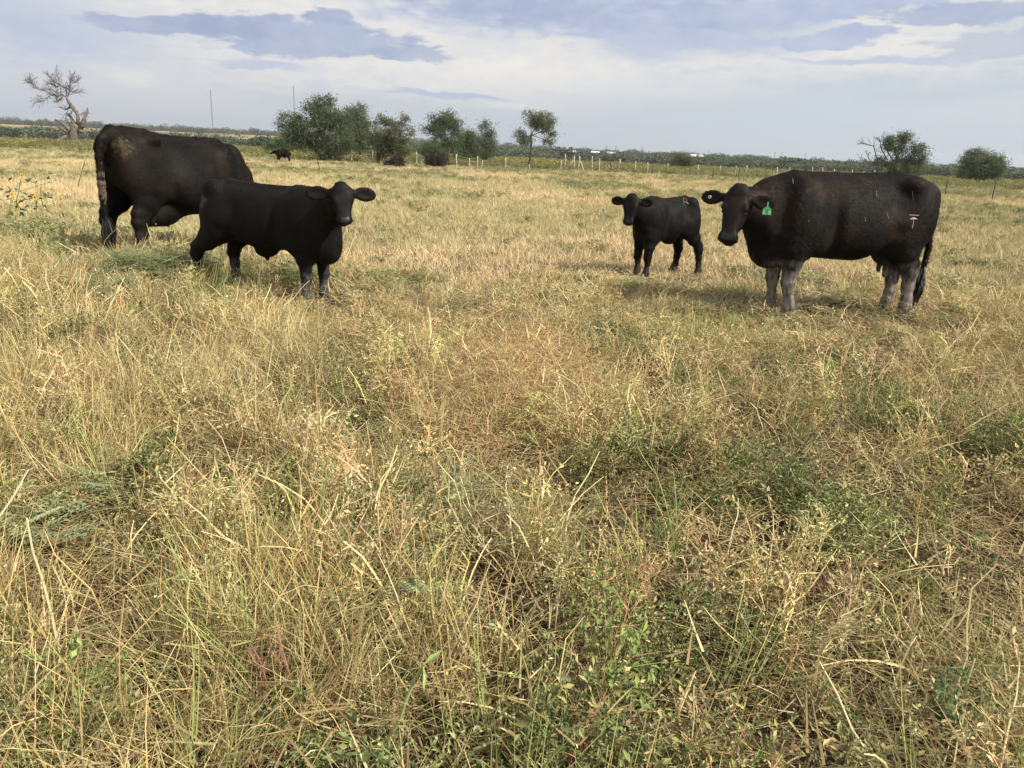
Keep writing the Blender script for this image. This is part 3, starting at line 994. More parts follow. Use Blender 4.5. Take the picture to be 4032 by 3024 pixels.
# ---- grazing cow seen from behind (left)
SP_B = dict(
    name='cow', yaw=60.0, loc=(-4.03, 9.28, 0.08), res=0.011, head_len=0.53, hoof=1.05,
    label='big black cow grazing with its rump and mud caked tail to the camera', cat='cow', group='black cattle in the pasture',
    mat=hide_material('hide_dark', (0.0040, 0.0033, 0.0031), (0.026, 0.0145, 0.009), 0.5, (0.17, 0.16, 0.16), 0.42, 0.45,
                      rump_mud=((-0.74, -0.16, 1.22), (0.13, 0.13, 0.15), (0.095, 0.070, 0.042), 0.65)),
    lo=(-1.12, -0.70, -0.02), hi=(1.55, 0.68, 1.56),
    torso=[(-0.85, 1.22, 1.08, 0.03), (-0.83, 1.29, 0.96, 0.14), (-0.78, 1.355, 0.87, 0.22), (-0.68, 1.425, 0.82, 0.26), (-0.55, 1.445, 0.75, 0.28),
           (-0.42, 1.435, 0.70, 0.30), (-0.2, 1.385, 0.60, 0.36), (0.04, 1.365, 0.50, 0.41), (0.25, 1.362, 0.50, 0.40),
           (0.45, 1.372, 0.55, 0.34), (0.60, 1.36, 0.53, 0.29), (0.72, 1.31, 0.50, 0.25), (0.84, 1.22, 0.52, 0.21), (0.93, 1.08, 0.58, 0.15), (0.98, 0.9, 0.70, 0.05)],
    egg=0.20, slim=0.90, spine=[(-0.62, 0, 1.43), (-0.36, 0, 1.41), (-0.1, 0, 1.36), (0.3, 0, 1.345), (0.6, 0, 1.345)],
    bulges=[((-0.42, 0.24, 1.35), (0.07, 0.055, 0.05), 0.10), ((-0.78, 0.14, 1.25), (0.07, 0.055, 0.07), 0.08), ((0.56, 0.21, 1.02), (0.13, 0.10, 0.28), 0.10),
            ((-0.62, 0.17, 1.0), (0.20, 0.13, 0.30), 0.14)],
    mid_bulges=[((-0.74, 0, 1.40), (0.10, 0.06, 0.06), 0.08)],
    neck=[(0.70, 0.0, 1.02, 0.29, 0.18), (0.90, 0.02, 0.86, 0.22, 0.15), (1.06, 0.04, 0.66, 0.17, 0.13), (1.16, 0.05, 0.52, 0.14, 0.12)],
    legs=[front_leg(0.46, -0.20, 0.72, 0.375, 1.06), front_leg(0.60, 0.20, 0.72, 0.375, 1.06),
          hind_leg(-0.62, -0.20, (-0.56, 1.03), (-0.40, 0.82), (-0.66, 0.47), 1.2), hind_leg(-0.74, 0.20, (-0.58, 1.03), (-0.44, 0.82), (-0.78, 0.47), 1.15)],
    hollows=[((-0.24, 0.365, 1.18), (0.11, 0.07, 0.14), 0.09), ((0.38, 0.385, 0.90), (0.04, 0.06, 0.26), 0.08), ((-0.28, 0.365, 0.72), (0.04, 0.06, 0.14), 0.08)],
    poll=(1.18, 0.05, 0.60), face_yaw=42.0, face_pitch=38.0, ear_l=(1.0, 0.1, 0.3), ear_r=(1.0, 0.1, 0.3),
    udder=[((-0.26, 0.0, 0.54), (0.28, 0.17, 0.16), 0.08), ((-0.42, 0.0, 0.50), (0.12, 0.13, 0.10), 0.06)],
    teats=[(((-0.22, -0.07, 0.50), (-0.22, -0.07, 0.40)), 0.03, 0.02), (((-0.46, -0.12, 0.55), (-0.455, -0.14, 0.44)), 0.036, 0.024),
           (((-0.22, 0.07, 0.50), (-0.22, 0.07, 0.40)), 0.03, 0.02)],
    tail=[(-0.76, 0, 1.425, 0.06), (-0.87, 0, 1.33, 0.048), (-0.915, 0.0, 1.15, 0.038), (-0.925, 0.0, 0.92, 0.034), (-0.925, 0.0, 0.74, 0.032), (-0.93, -0.01, 0.60, 0.032), (-0.93, -0.02, 0.48, 0.030)],
    switch=(0.46, 0.075),
)

cattle = {}
for key, sp in (('A', SP_A), ('L', SP_L), ('R', SP_R), ('B', SP_B)):
    cattle[key] = build_cattle(sp)

# marks and tags
M_BRAND = mat_plain('pale_brand_scar', (0.42, 0.36, 0.32), 0.7, 0.3, 60)
M_BRAND_PINK = mat_plain('pink_brand_scar', (0.48, 0.33, 0.26), 0.7, 0.35, 60)
M_BRAND_RED = mat_plain('raw_brand_scar', (0.12, 0.055, 0.033), 0.7, 0.35, 60)
M_BRAND_GREY = mat_plain('grey_brand_scar', (0.17, 0.16, 0.15), 0.7, 0.3, 60)
M_SCRATCH = mat_plain('faint_scratch', (0.050, 0.043, 0.040), 0.8, 0.3, 60)
M_TAG = mat_plain('green_plastic', (0.07, 0.36, 0.13), 0.4, 0.08, 20)
M_TAG_PALE = mat_plain('worn_pale_green', (0.20, 0.52, 0.25), 0.5, 0.15, 60)
M_INK = mat_plain('tag_ink', (0.02, 0.12, 0.05), 0.6, 0.2, 60)
M_RING = mat_plain('pale_button', (0.55, 0.53, 0.46), 0.5, 0.1, 30)
M_STRAW = mat_plain('straw_bit', (0.36, 0.32, 0.24), 0.8, 0.2, 30)
M_CAKED = mat_plain('caked_mud', (0.10, 0.072, 0.055), 0.95, 0.75, 40, bump=1.0)

oA, bvA = cattle['A'][0], cattle['A'][1]
on_skin(oA, bvA, SP_A, seg_px((3580, 847), (3618, 849)), 0.012, M_BRAND_GREY, 'brand_mark')
on_skin(oA, bvA, SP_A, [(3584 + 2.75 * i, 863.5 - 3.2 * math.sin(math.pi * i / 10)) for i in range(11)], [0.006, 0.011, 0.016, 0.02, 0.021, 0.02, 0.018, 0.015, 0.012, 0.009, 0.005], M_BRAND_PINK, 'brand_mark')
on_skin(oA, bvA, SP_A, seg_px((3597, 866), (3592, 901)), [0.005, 0.004, 0.004, 0.005, 0.007, 0.008, 0.006, 0.002], M_BRAND, 'brand_mark')
for k, (p, q) in enumerate((((3121, 703), (3124, 724)), ((3449, 752), (3453, 778)), ((3492, 838), (3498, 862)), ((3404, 855), (3409, 872)),
                            ((3184, 866), (3185, 874)), ((3592, 752), (3596, 790)))):
    on_skin(oA, bvA, SP_A, seg_px(p, q, 5), 0.0032, M_STRAW if k < 5 else M_BRAND_GREY, 'straw_fleck')
for p, q in (((3395, 715), (3440, 745)), ((3420, 712), (3452, 748)), ((3440, 690), (3470, 735)), ((3385, 700), (3430, 722))):
    on_skin(oA, bvA, SP_A, seg_px(p, q, 6), 0.005, M_SCRATCH, 'scratch')


def ear_tag():
    o, bvh, Hd, (a, lat, nrm), ears = cattle['A']
    root, d, wv, cup, Lx = ears[1]
    # the tag hangs from the middle of the ear on its front face
    c = root + d * Lx * 0.76 + cup * 0.028 + np.array([0, 0, 0.012])
    face = cup
    up = np.array([0, 0, 1.0]) - face * face[2]
    up = up / np.linalg.norm(up)
    rt = np.cross(up, face)
    if rt @ d < 0:
        rt = -rt
    prof = [(-0.010, 0.0), (-0.008, -0.045), (-0.046, -0.072), (-0.050, -0.135), (0.050, -0.135), (0.046, -0.072), (0.008, -0.045), (0.010, 0.0)]
    V, Fs = [], []
    for off in (0.0, 0.004):
        for x, y in prof:
            V.append(c + rt * x * 0.78 + up * y * 0.85 + face * (off + 0.004))
    n = len(prof)
    Fs = [tuple(range(n))[::-1], tuple(range(n, 2 * n))] + [(i, (i + 1) % n, n + (i + 1) % n, n + i) for i in range(n)]
    bm = bmesh.new()
    vs = [bm.verts.new(v) for v in V]
    for f in Fs:
        bm.faces.new([vs[i] for i in f])
    bmesh.ops.recalc_face_normals(bm, faces=bm.faces)
    me = bpy.data.meshes.new('ear_tag')
    bm.to_mesh(me)
    bm.free()
    t = new_obj('ear_tag', me, M_TAG, o)

    def plate(name, rects, mat, lift):
        PV, PF = [], []
        for (x0, y0, x1, y1) in rects:
            b0 = len(PV)
            for lf in (lift, lift + 0.0015):
                for x, y in ((x0, y0), (x1, y0), (x1, y1), (x0, y1)):
                    PV.append(c + rt * x * 0.78 + up * y * 0.85 + face * lf)
            PF += [(b0, b0 + 1, b0 + 2, b0 + 3), (b0 + 4, b0 + 5, b0 + 6, b0 + 7)] + [(b0 + i, b0 + (i + 1) % 4, b0 + 4 + (i + 1) % 4, b0 + 4 + i) for i in range(4)]
        new_obj(name, mesh_from(name, PV, PF), mat, t)
    plate('tag_panel', [(-0.045, -0.131, 0.045, -0.090)], M_TAG_PALE, 0.0085)
    plate('tag_print', [(-0.020, -0.091, 0.024, -0.087), (-0.010, -0.116, -0.003, -0.094), (0.006, -0.116, 0.013, -0.094), (-0.003, -0.116, 0.006, -0.111),
                        (-0.004, -0.127, 0.020, -0.123)], M_INK, 0.0102)
    # pale button through the other ear
    root, d, wv, cup, Lx = ears[-1]
    c2 = root + d * Lx * 0.70 + cup * 0.016
    RV, RF = [], []
    for i in range(20):
        an = 2 * math.pi * i / 20
        e = d * math.cos(an) + wv * math.sin(an)
        for rr_, l in ((0.007, 0.004), (0.009, 0.008), (0.012, 0.008), (0.015, 0.004)):
            RV.append(c2 + e * rr_ + cup * l)
    for i in range(20):
        j = (i + 1) % 20
        for k in range(3):
            RF.append((i * 4 + k, j * 4 + k, j * 4 + k + 1, i * 4 + k + 1))
    new_obj('ear_button', mesh_from('ear_button', RV, RF, True), M_RING, o)
    # small pale horn stub below that ear
    HV, HF = [], []
    b0 = Hd(0.27, -0.215, -0.06)
    tube_mesh(HV, HF, [b0, b0 - lat * 0.03 + a * 0.012, b0 - lat * 0.05 + a * 0.035], [0.014, 0.011, 0.004], 8)
    new_obj('horn_stub', mesh_from('horn_stub', HV, HF, True), M_RING, o)


ear_tag()
oR, bvR = cattle['R'][0], cattle['R'][1]
on_skin(oR, bvR, SP_R, seg_px((2690, 781), (2693, 802)), 0.008, M_BRAND_GREY, 'brand_mark')
on_skin(oR, bvR, SP_R, [(2690, 780), (2696, 781), (2702, 784), (2704, 790), (2701, 795), (2695, 796)], 0.013, M_BRAND_RED, 'brand_mark')
on_skin(oR, bvR, SP_R, seg_px((2702, 796), (2711, 803), 5), 0.009, M_BRAND, 'brand_mark')
oL, bvL = cattle['L'][0], cattle['L'][1]

# dung caked on the grazing cow's tail
oB = cattle['B'][0]
cv, cf = [], []
tl = [np.array(q[:3]) for q in SP_B['tail']][2:6]
rr = np.random.default_rng(5)
pts = []
for i in range(len(tl) - 1):
    for t in np.linspace(0, 1, 7, endpoint=False):
        pts.append(tl[i] * (1 - t) + tl[i + 1] * t)
rad = [(0.041 - 0.012 * abs(i / 10 - 0.8)) + rr.uniform(-0.004, 0.007) for i in range(len(pts))]
tube_mesh(cv, cf, pts, rad, 12)
cv = [v + rr.normal(0, 0.0025, 3) for v in cv]
new_obj('caked_tail', mesh_from('caked_tail', cv, cf, True), M_CAKED, oB)


# ------------------------------------------------------------------ value noise
_lat = np.random.default_rng(11).random((256, 256))


def vnoise(x, y, scale, octaves=3):
    x = np.asarray(x, float) * scale
    y = np.asarray(y, float) * scale
    out, amp, tot = 0.0, 1.0, 0.0
    for o in range(octaves):
        xi, yi = np.floor(x).astype(int), np.floor(y).astype(int)
        fx, fy = x - xi, y - yi
        fx, fy = fx * fx * (3 - 2 * fx), fy * fy * (3 - 2 * fy)
        g = lambda a, b: _lat[(xi + a + 37 * o) % 256, (yi + b + 91 * o) % 256]
        v = (g(0, 0) * (1 - fx) + g(1, 0) * fx) * (1 - fy) + (g(0, 1) * (1 - fx) + g(1, 1) * fx) * fy
        out = out + v * amp
        tot += amp
        amp *= 0.5
        x, y = x * 2.03, y * 2.03
    return out / tot


# ------------------------------------------------------------------ ground and far country, one sheet
def build_ground():
    rad = np.concatenate([np.linspace(0.0, 14, 57)[1:], np.geomspace(14.4, 7000, 110)])
    ang = np.concatenate([np.linspace(-math.pi, -0.95, 24), np.linspace(-0.93, 0.93, 241), np.linspace(0.95, math.pi, 24)])
    A, Rr = np.meshgrid(ang, rad)
    x, y = Rr * np.sin(A), Rr * np.cos(A)
    z = hill_h(x, y)
    near = _ss(12, 8, Rr)
    z = z + near * 0.05 * (vnoise(x + 50, y + 50, 2.1, 3) - 0.5)
    V = np.stack([x, y, z], -1).reshape(-1, 3)
    na = len(ang)
    nr = len(rad)
    i, j = np.meshgrid(np.arange(nr - 1), np.arange(na - 1), indexing='ij')
    F = np.stack([i * na + j, i * na + j + 1, (i + 1) * na + j + 1, (i + 1) * na + j], -1).reshape(-1, 4)[:, ::-1]
    V = np.concatenate([V, [[0, 0, float(hill_h(0, 0))]]])
    c = len(V) - 1
    tri = [(c, k + 1, k) for k in range(na - 1)]
    me = bpy.data.meshes.new('ground')
    Fl = np.concatenate([F.ravel(), np.array(tri).ravel()])
    tot = np.concatenate([np.full(len(F), 4), np.full(len(tri), 3)]).astype(np.int32)
    st = np.concatenate([[0], np.cumsum(tot)[:-1]]).astype(np.int32)
    me.vertices.add(len(V))
    me.vertices.foreach_set('co', V.astype(np.float32).ravel())
    me.loops.add(len(Fl))
    me.loops.foreach_set('vertex_index', Fl.astype(np.int32))
    me.polygons.add(len(tot))
    me.polygons.foreach_set('loop_start', st)
    me.polygons.foreach_set('loop_total', tot)
    me.update(calc_edges=True)
    me.polygons.foreach_set('use_smooth', np.ones(len(tot), bool))
    # what grows or lies where: soil, straw, pasture, brush country
    X, Y = V[:, 0], V[:, 1]
    r = np.hypot(X, Y)
    t = np.arctan2(X, np.maximum(Y, 1e-3))
    soil = np.array([0.062, 0.041, 0.026])
    straw = np.array([0.36, 0.275, 0.135])
    green = np.array([0.20, 0.19, 0.085])
    tan = np.array([0.36, 0.285, 0.15])
    brush = np.array([0.085, 0.100, 0.056])
    n1 = vnoise(X + 300, Y + 300, 0.35, 3)[:, None]
    n2 = vnoise(X + 900, Y + 700, 0.02, 4)[:, None]
    col = soil + (straw - soil) * _ss(6, 26, r)[:, None]
    gm = _ss(0.42, 0.62, n1) * 0.6
    col = col + (green - col) * gm * _ss(8, 20, r)[:, None]
    belt = _ss(54, 60, r)[:, None]
    col = col + (green * 1.15 - col) * belt
    fld = (_ss(300, 360, r) * _ss(0.06, -0.08, t))[:, None]
    br = _ss(125, 160, r)[:, None] * (1 - fld * _ss(0.66, 0.45, n2))
    col = col + (brush - col) * br
    col = col + (tan - col) * fld * _ss(0.66, 0.45, n2) * _ss(1250, 1000, r)[:, None]
    ca = me.color_attributes.new('Col', 'FLOAT_COLOR', 'POINT')
    ca.data.foreach_set('color', np.concatenate([col, np.ones((len(col), 1))], 1).astype(np.float32).ravel())
    mt, g, b = mat_new('pasture_soil')
    at = g.n('ShaderNodeAttribute', attribute_name='Col')
    tc = g.n('ShaderNodeTexCoord')
    n_a = g.noise(tc.outputs['Object'], 3.0, 8.0, 0.7)
    n_b = g.noise(tc.outputs['Object'], 45.0, 4.0, 0.7)
    c1 = g.mix(1.0, at.outputs['Color'], g.mix(n_a, (0.55, 0.52, 0.48), (1.4, 1.4, 1.4)), 'MULTIPLY')
    c1 = g.mix(g.math('MULTIPLY', g.step(n_b, 0.55, 0.72), 0.35), c1, (0.24, 0.18, 0.11))
    g.link(c1, b.inputs['Base Color'])
    b.inputs['Roughness'].default_value = 0.95
    b.inputs['Specular IOR Level'].default_value = 0.1
    bp = g.n('ShaderNodeBump')
    bp.inputs['Strength'].default_value = 0.8
    bp.inputs['Distance'].default_value = 0.02
    g.link(g.math('ADD', n_a, g.math('MULTIPLY', n_b, 0.4)), bp.inputs['Height'])
    g.link(bp.outputs[0], b.inputs['Normal'])
    o = new_obj('ground', me, mt)
    tag(o, 'dry pasture ground running back to low brushy hills', 'ground', kind='structure')


build_ground()


# ------------------------------------------------------------------ plant-mesh helpers
class PM:
    """collects faces with a colour per vertex"""
    def __init__(self):
        self.V, self.F, self.C = [], [], []

    def blade(self, p, d, ln, w, droop, segs, c0, c1, flat=None):
        """a tapering ribbon that starts at p along d and bends towards the ground"""
        p = np.array(p, float)
        d = np.array(d, float)
        d /= np.linalg.norm(d)
        s = np.cross(d, flat if flat is not None else np.array([random.uniform(-1, 1), random.uniform(-1, 1), 0.3]))
        s /= (np.linalg.norm(s) + 1e-9)
        b0 = len(self.V)
        st = ln / segs
        for i in range(segs + 1):
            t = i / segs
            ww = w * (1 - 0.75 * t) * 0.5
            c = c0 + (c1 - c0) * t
            self.V += [p - s * ww, p + s * ww]
            self.C += [c, c]
            p = p + d * st
            d = d + np.array([0, 0, -1.0]) * droop / segs
            d /= np.linalg.norm(d)
        for i in range(segs):
            k = b0 + 2 * i
            self.F.append((k, k + 1, k + 3, k + 2))
        return p, d

    def leaf(self, p, d, ln, w, c, nrm=None):
        """a folded pointed leaf"""
        p = np.array(p, float)
        d = np.array(d, float)
        d /= np.linalg.norm(d)
        n = np.array(nrm if nrm is not None else [random.uniform(-1, 1), random.uniform(-1, 1), 1.0], float)
        s = np.cross(d, n)
        s /= (np.linalg.norm(s) + 1e-9)
        up = np.cross(s, d)
        b = len(self.V)
        self.V += [p, p + d * ln * 0.45 + s * w * 0.5 + up * w * 0.12, p + d * ln - up * ln * 0.12, p + d * ln * 0.45 - s * w * 0.5 + up * w * 0.12]
        self.C += [c * 0.9, c, c * 1.08, c]
        self.F += [(b, b + 1, b + 2), (b, b + 2, b + 3)]

    def tube(self, pts, rad, c0, c1, sides=4):
        b = len(self.V)
        f0 = len(self.F)
        tube_mesh(self.V, self.F, pts, rad, sides, False)
        n = len(pts)
        for i in range(n):
            for k in range(sides):
                self.C.append(c0 + (c1 - c0) * (i / max(1, n - 1)))

    def mesh(self, name, smooth=False):
        me = mesh_from(name, np.array(self.V), self.F, smooth)
        ca = me.color_attributes.new('Col', 'FLOAT_COLOR', 'POINT')
        C = np.clip(np.array(self.C), 0, 1)
        ca.data.foreach_set('color', np.concatenate([C, np.ones((len(C), 1))], 1).astype(np.float32).ravel())
        return me


def plant_material(name, transl=0.3, tinted=True, rough=0.6, vary=0.0):
    mt = bpy.data.materials.new(name)
    mt.use_nodes = True
    nt = mt.node_tree
    nt.nodes.clear()
    g = NT(nt)
    out = g.n('ShaderNodeOutputMaterial')
    col = g.n('ShaderNodeAttribute', attribute_name='Col').outputs['Color']
    if tinted:
        ti = g.n('ShaderNodeAttribute', attribute_name='tint')
        ti.attribute_type = 'INSTANCER'
        col = g.mix(1.0, col, ti.outputs['Color'], 'MULTIPLY')
    if vary:
        tc = g.n('ShaderNodeTexCoord')
        nz = g.noise(tc.outputs['Object'], vary, 4.0, 0.6)
        col = g.mix(1.0, col, g.mix(g.step(nz, 0.3, 0.7), (0.7, 0.72, 0.7), (1.3, 1.28, 1.2)), 'MULTIPLY')
    df = g.n('ShaderNodeBsdfPrincipled')
    g.link(col, df.inputs['Base Color'])
    df.inputs['Roughness'].default_value = rough
    df.inputs['Specular IOR Level'].default_value = 0.25
    tr = g.n('ShaderNodeBsdfTranslucent')
    g.link(col, tr.inputs['Color'])
    mx = g.n('ShaderNodeMixShader')
    mx.inputs[0].default_value = transl
    g.link(df.outputs[0], mx.inputs[1])
    g.link(tr.outputs[0], mx.inputs[2])
    g.link(mx.outputs[0], out.inputs[0])
    return mt


M_PLANT = plant_material('dry_and_green_plant', 0.13, True)
M_PLANT_SOLO = plant_material('single_plant', 0.25, False)
M_LEAF = plant_material('tree_leaf', 0.50, False, vary=1.3)
M_LEAF_T = plant_material('brush_leaf', 0.25, True, vary=0.9)
M_BARK = mat_plain('grey_brown_bark', (0.075, 0.058, 0.045), 0.95, 0.45, 6.0, bump=0.6)
M_DEADWOOD = mat_plain('weathered_dead_wood', (0.155, 0.125, 0.108), 0.95, 0.5, 3.0, bump=0.8)


def scatter(name, protos, pos, rot, scale, idx, tint, label, cat):
    """one piece of stuff: instances of small plant meshes on points"""
    coll = bpy.data.collections.new(name + '_sources')
    for k, me in enumerate(protos):
        o = bpy.data.objects.new('%s_source_%02d' % (name, k), me)
        coll.objects.link(o)
    n = len(pos)
    me = bpy.data.meshes.new(name)
    me.vertices.add(n)
    me.vertices.foreach_set('co', np.asarray(pos, np.float32).ravel())
    for an, ty, key, dat in (('rot', 'FLOAT_VECTOR', 'vector', rot), ('scl', 'FLOAT_VECTOR', 'vector', scale), ('idx', 'INT', 'value', idx)):
        a = me.attributes.new(an, ty, 'POINT')
        a.data.foreach_set(key, np.asarray(dat, np.int32 if ty == 'INT' else np.float32).ravel())
    a = me.attributes.new('tint', 'FLOAT_COLOR', 'POINT')
    a.data.foreach_set('color', np.concatenate([tint, np.ones((n, 1))], 1).astype(np.float32).ravel())
    me.update()
    ob = new_obj(name, me)
    ng = bpy.data.node_groups.new(name + '_nodes', 'GeometryNodeTree')
    ng.interface.new_socket('Geometry', in_out='INPUT', socket_type='NodeSocketGeometry')
    ng.interface.new_socket('Geometry', in_out='OUTPUT', socket_type='NodeSocketGeometry')
    N, L = ng.nodes, ng.links
    gi, go = N.new('NodeGroupInput'), N.new('NodeGroupOutput')
    ci = N.new('GeometryNodeCollectionInfo')
    ci.inputs['Collection'].default_value = coll
    ci.inputs['Separate Children'].default_value = True
    ci.inputs['Reset Children'].default_value = True
    ip = N.new('GeometryNodeInstanceOnPoints')
    ip.inputs['Pick Instance'].default_value = True

    def na(nm, ty):
        q = N.new('GeometryNodeInputNamedAttribute')
        q.data_type = ty
        q.inputs['Name'].default_value = nm
        return q.outputs[0]
    er = N.new('FunctionNodeEulerToRotation')
    L.new(na('rot', 'FLOAT_VECTOR'), er.inputs[0])
    L.new(gi.outputs[0], ip.inputs['Points'])
    L.new(ci.outputs[0], ip.inputs['Instance'])
    L.new(na('idx', 'INT'), ip.inputs['Instance Index'])
    L.new(er.outputs[0], ip.inputs['Rotation'])
    L.new(na('scl', 'FLOAT_VECTOR'), ip.inputs['Scale'])
    L.new(ip.outputs[0], go.inputs[0])
    md = ob.modifiers.new('scatter', 'NODES')
    md.node_group = ng
    tag(ob, label, cat, kind='stuff')
    return ob


# ------------------------------------------------------------------ trees
def leafy_clump(pm, c, sig, n, col, ln=(0.12, 0.26), w=(0.040, 0.075), droop=0.5):
    for _ in range(n):
        p = c + np.array([random.gauss(0, sig), random.gauss(0, sig), random.gauss(0, sig * 0.8)])
        d = np.array([random.uniform(-1, 1), random.uniform(-1, 1), random.uniform(-1, 0.9) - droop])
        v = random.uniform(0.70, 1.35)
        pm.leaf(p, d, random.uniform(*ln), random.uniform(*w), col * v + np.array([random.uniform(-0.006, 0.012), 0, 0]),
                [random.uniform(-1, 1), random.uniform(-1, 1), random.uniform(-0.2, 1)])


def curve_pts(a, b, bow, n=6):
    a, b = np.array(a, float), np.array(b, float)
    L = np.linalg.norm(b - a)
    o = np.array([random.uniform(-1, 1), random.uniform(-1, 1), random.uniform(0.0, 1.0)]) * bow * L
    return [a + (b - a) * t + o * math.sin(math.pi * t) + np.array([random.gauss(0, 0.012), random.gauss(0, 0.012), random.gauss(0, 0.008)]) * L * math.sin(math.pi * t)
            for t in np.linspace(0, 1, n)]


def mesquite(name, base_px, lobes, label, cat='tree', group=None, forks=((0.0, 0.25),), col=(0.062, 0.085, 0.040), trunk_r=0.11, dens=1.25,
             stems=1, bare=(), sig=0.29, depth=None, leaf_ln=(0.12, 0.26), twig_col=None):
    """a small airy tree: trunk with limbs, and a crown of leaf sprays gathered in lobes.
    lobes: photo px, py, rx, ry (measured at the tree's own distance)"""
    B = ground_px(*base_px)
    Y = B[1] if depth is None else depth
    if depth is not None:
        B = at_depth(base_px[0], base_px[1], Y)
        B[2] = float(hill_h(B[0], B[1]))
    k = Y / FPX
    root = empty(name, B)
    tag(root, label, cat, group)
    tv, tf = [], []
    pm = PM()
    colr = np.array(col)
    # trunk(s)
    forkpts = []
    for s_ in range(stems):
        off = np.array([random.uniform(-1, 1), random.uniform(-0.6, 0.6), 0]) * (0.28 if stems > 1 else 0)
        zc = np.mean([at_depth(l[0], l[1], Y)[2] for l in lobes]) - B[2]
        dx, hh = forks[s_ % len(forks)]
        f = off + np.array([dx, 0, hh * zc / 0.5 if hh < 1 else hh])
        pts = curve_pts(off * 0.5 + np.array([0, 0, -0.15]), f, 0.10, 5)
        r0 = trunk_r * (1.0 if stems == 1 else 0.7)
        tube_mesh(tv, tf, pts, [r0 * 1.5, r0 * 1.1, r0, r0 * 0.92, r0 * 0.85], 8)
        forkpts.append((f, r0 * 0.8))
    for lb in lobes:
        px, py, rx, ry = lb[:4]
        dn = lb[4] if len(lb) > 4 else 1.0
        c = at_depth(px, py, Y) - B
        depth_r = 0.8 * rx * k
        c = c + np.array([0, random.uniform(-0.6, 0.6) * depth_r, 0])
        R = np.array([rx * k, depth_r, ry * k])
        f, r0 = min(forkpts, key=lambda q: np.linalg.norm(q[0] - c))
        target = c - np.array([0, 0, R[2] * 0.5])
        limb = curve_pts(f, target, 0.14, 6)
        rr_ = r0 * random.uniform(0.45, 0.6)
        tube_mesh(tv, tf, limb, [rr_ * (1 - 0.6 * i / 5) for i in range(6)], 6)
        vol = R[0] * R[1] * R[2]
        ncl = int(max(7, min(46, 20 * (vol ** 0.62))) * dens * dn)
        for _ in range(ncl):
            v = np.random.default_rng(random.randrange(1 << 30)).normal(0, 1, 3)
            v /= np.linalg.norm(v)
            v *= random.random() ** 0.38
            cc = c + v * R
            st = limb[random.choice((2, 3, 4, 5))]
            tw = curve_pts(st, cc, 0.12, 4)
            tr = rr_ * 0.22
            tube_mesh(tv, tf, tw, [tr, tr * 0.75, tr * 0.5, tr * 0.25], 3, False)
            leafy_clump(pm, cc, sig * random.uniform(0.7, 1.25), int(random.uniform(55, 95)), colr * random.uniform(0.72, 1.3), leaf_ln)
            if random.random() < 0.35:       # a spray that sticks out
                e = cc + v * np.array([0.35, 0.3, 0.35]) * random.uniform(0.4, 1.0)
                leafy_clump(pm, (cc + e) / 2, sig * 0.5, 14, colr * random.uniform(0.9, 1.35), leaf_ln)
                leafy_clump(pm, e, sig * 0.35, 8, colr * random.uniform(0.9, 1.35), leaf_ln)
    for pl in bare:
        pts = [at_depth(px, py, Y) - B for px, py, _ in pl]
        tube_mesh(tv, tf, pts, [q[2] * 0.65 * k for q in pl], 5, False)
        twigs(tv, tf, pts, [q[2] * 0.65 * k for q in pl], k, 6, 30)
    new_obj('trunk', mesh_from('trunk', tv, tf, True), M_BARK, root)
    new_obj('crown', pm.mesh('crown'), M_LEAF, root)
    return root


def twigs(tv, tf, pts, rad, k, n=5, ln=45):
    for i in range(1, len(pts)):
        for _ in range(n):
            if rad[i] > 9 * k:
                continue
            t = random.random()
            p = pts[i - 1] * (1 - t) + pts[i] * t
            d = pts[i] - pts[i - 1]
            d = d / (np.linalg.norm(d) + 1e-9) + np.array([random.uniform(-1, 1), random.uniform(-1, 1), random.uniform(-0.6, 1.1)])
            d /= np.linalg.norm(d)
            L = random.uniform(0.4, 1.0) * ln * k
            e = p + d * L
            q = curve_pts(p, e, 0.12, 4)
            tube_mesh(tv, tf, q, [0.75 * k, 0.55 * k, 0.42 * k, 0.28 * k], 3, False)
            for _ in range(3):
                s = q[random.choice((1, 2))]
                e2 = s + (d + np.array([random.uniform(-1, 1), random.uniform(-1, 1), random.uniform(-0.7, 0.9)])) * L * 0.35
                tube_mesh(tv, tf, [s, (s + e2) / 2 + np.array([0, 0, 0.02]), e2], [0.45 * k, 0.36 * k, 0.24 * k], 3, False)


GROVE = 'mesquite trees along the far fence'
GRN = (0.135, 0.168, 0.098)
mesquite('mesquite_tree', (1276, 640), [(1267, 402, 42, 33), (1222, 430, 34, 26, 0.7), (1290, 440, 40, 30), (1135, 478, 50, 32), (1194, 505, 62, 42), (1264, 497, 64, 46), (1350, 490, 46, 42),
         (1220, 556, 75, 36), (1330, 560, 58, 40), (1260, 600, 60, 30, 0.6), (1165, 545, 44, 34), (1318, 475, 40, 34), (1300, 600, 60, 28, 0.7)],
         'tallest dark green mesquite tree, standing behind the distant lone black cow', group=GROVE, forks=((-0.2, 0.2), (0.25, 0.22), (0.0, 0.25)), stems=3, trunk_r=0.16, col=GRN)
mesquite('mesquite_tree', (1411, 634), [(1396, 440, 44, 30), (1420, 478, 44, 36), (1368, 470, 40, 34), (1432, 518, 46, 42), (1400, 560, 50, 38), (1440, 590, 40, 25, 0.6), (1382, 520, 44, 40), (1455, 545, 40, 36)],
         'mesquite tree with a bushy crown just right of the tallest one', group=GROVE, forks=((0.1, 0.3),), trunk_r=0.11, col=GRN)
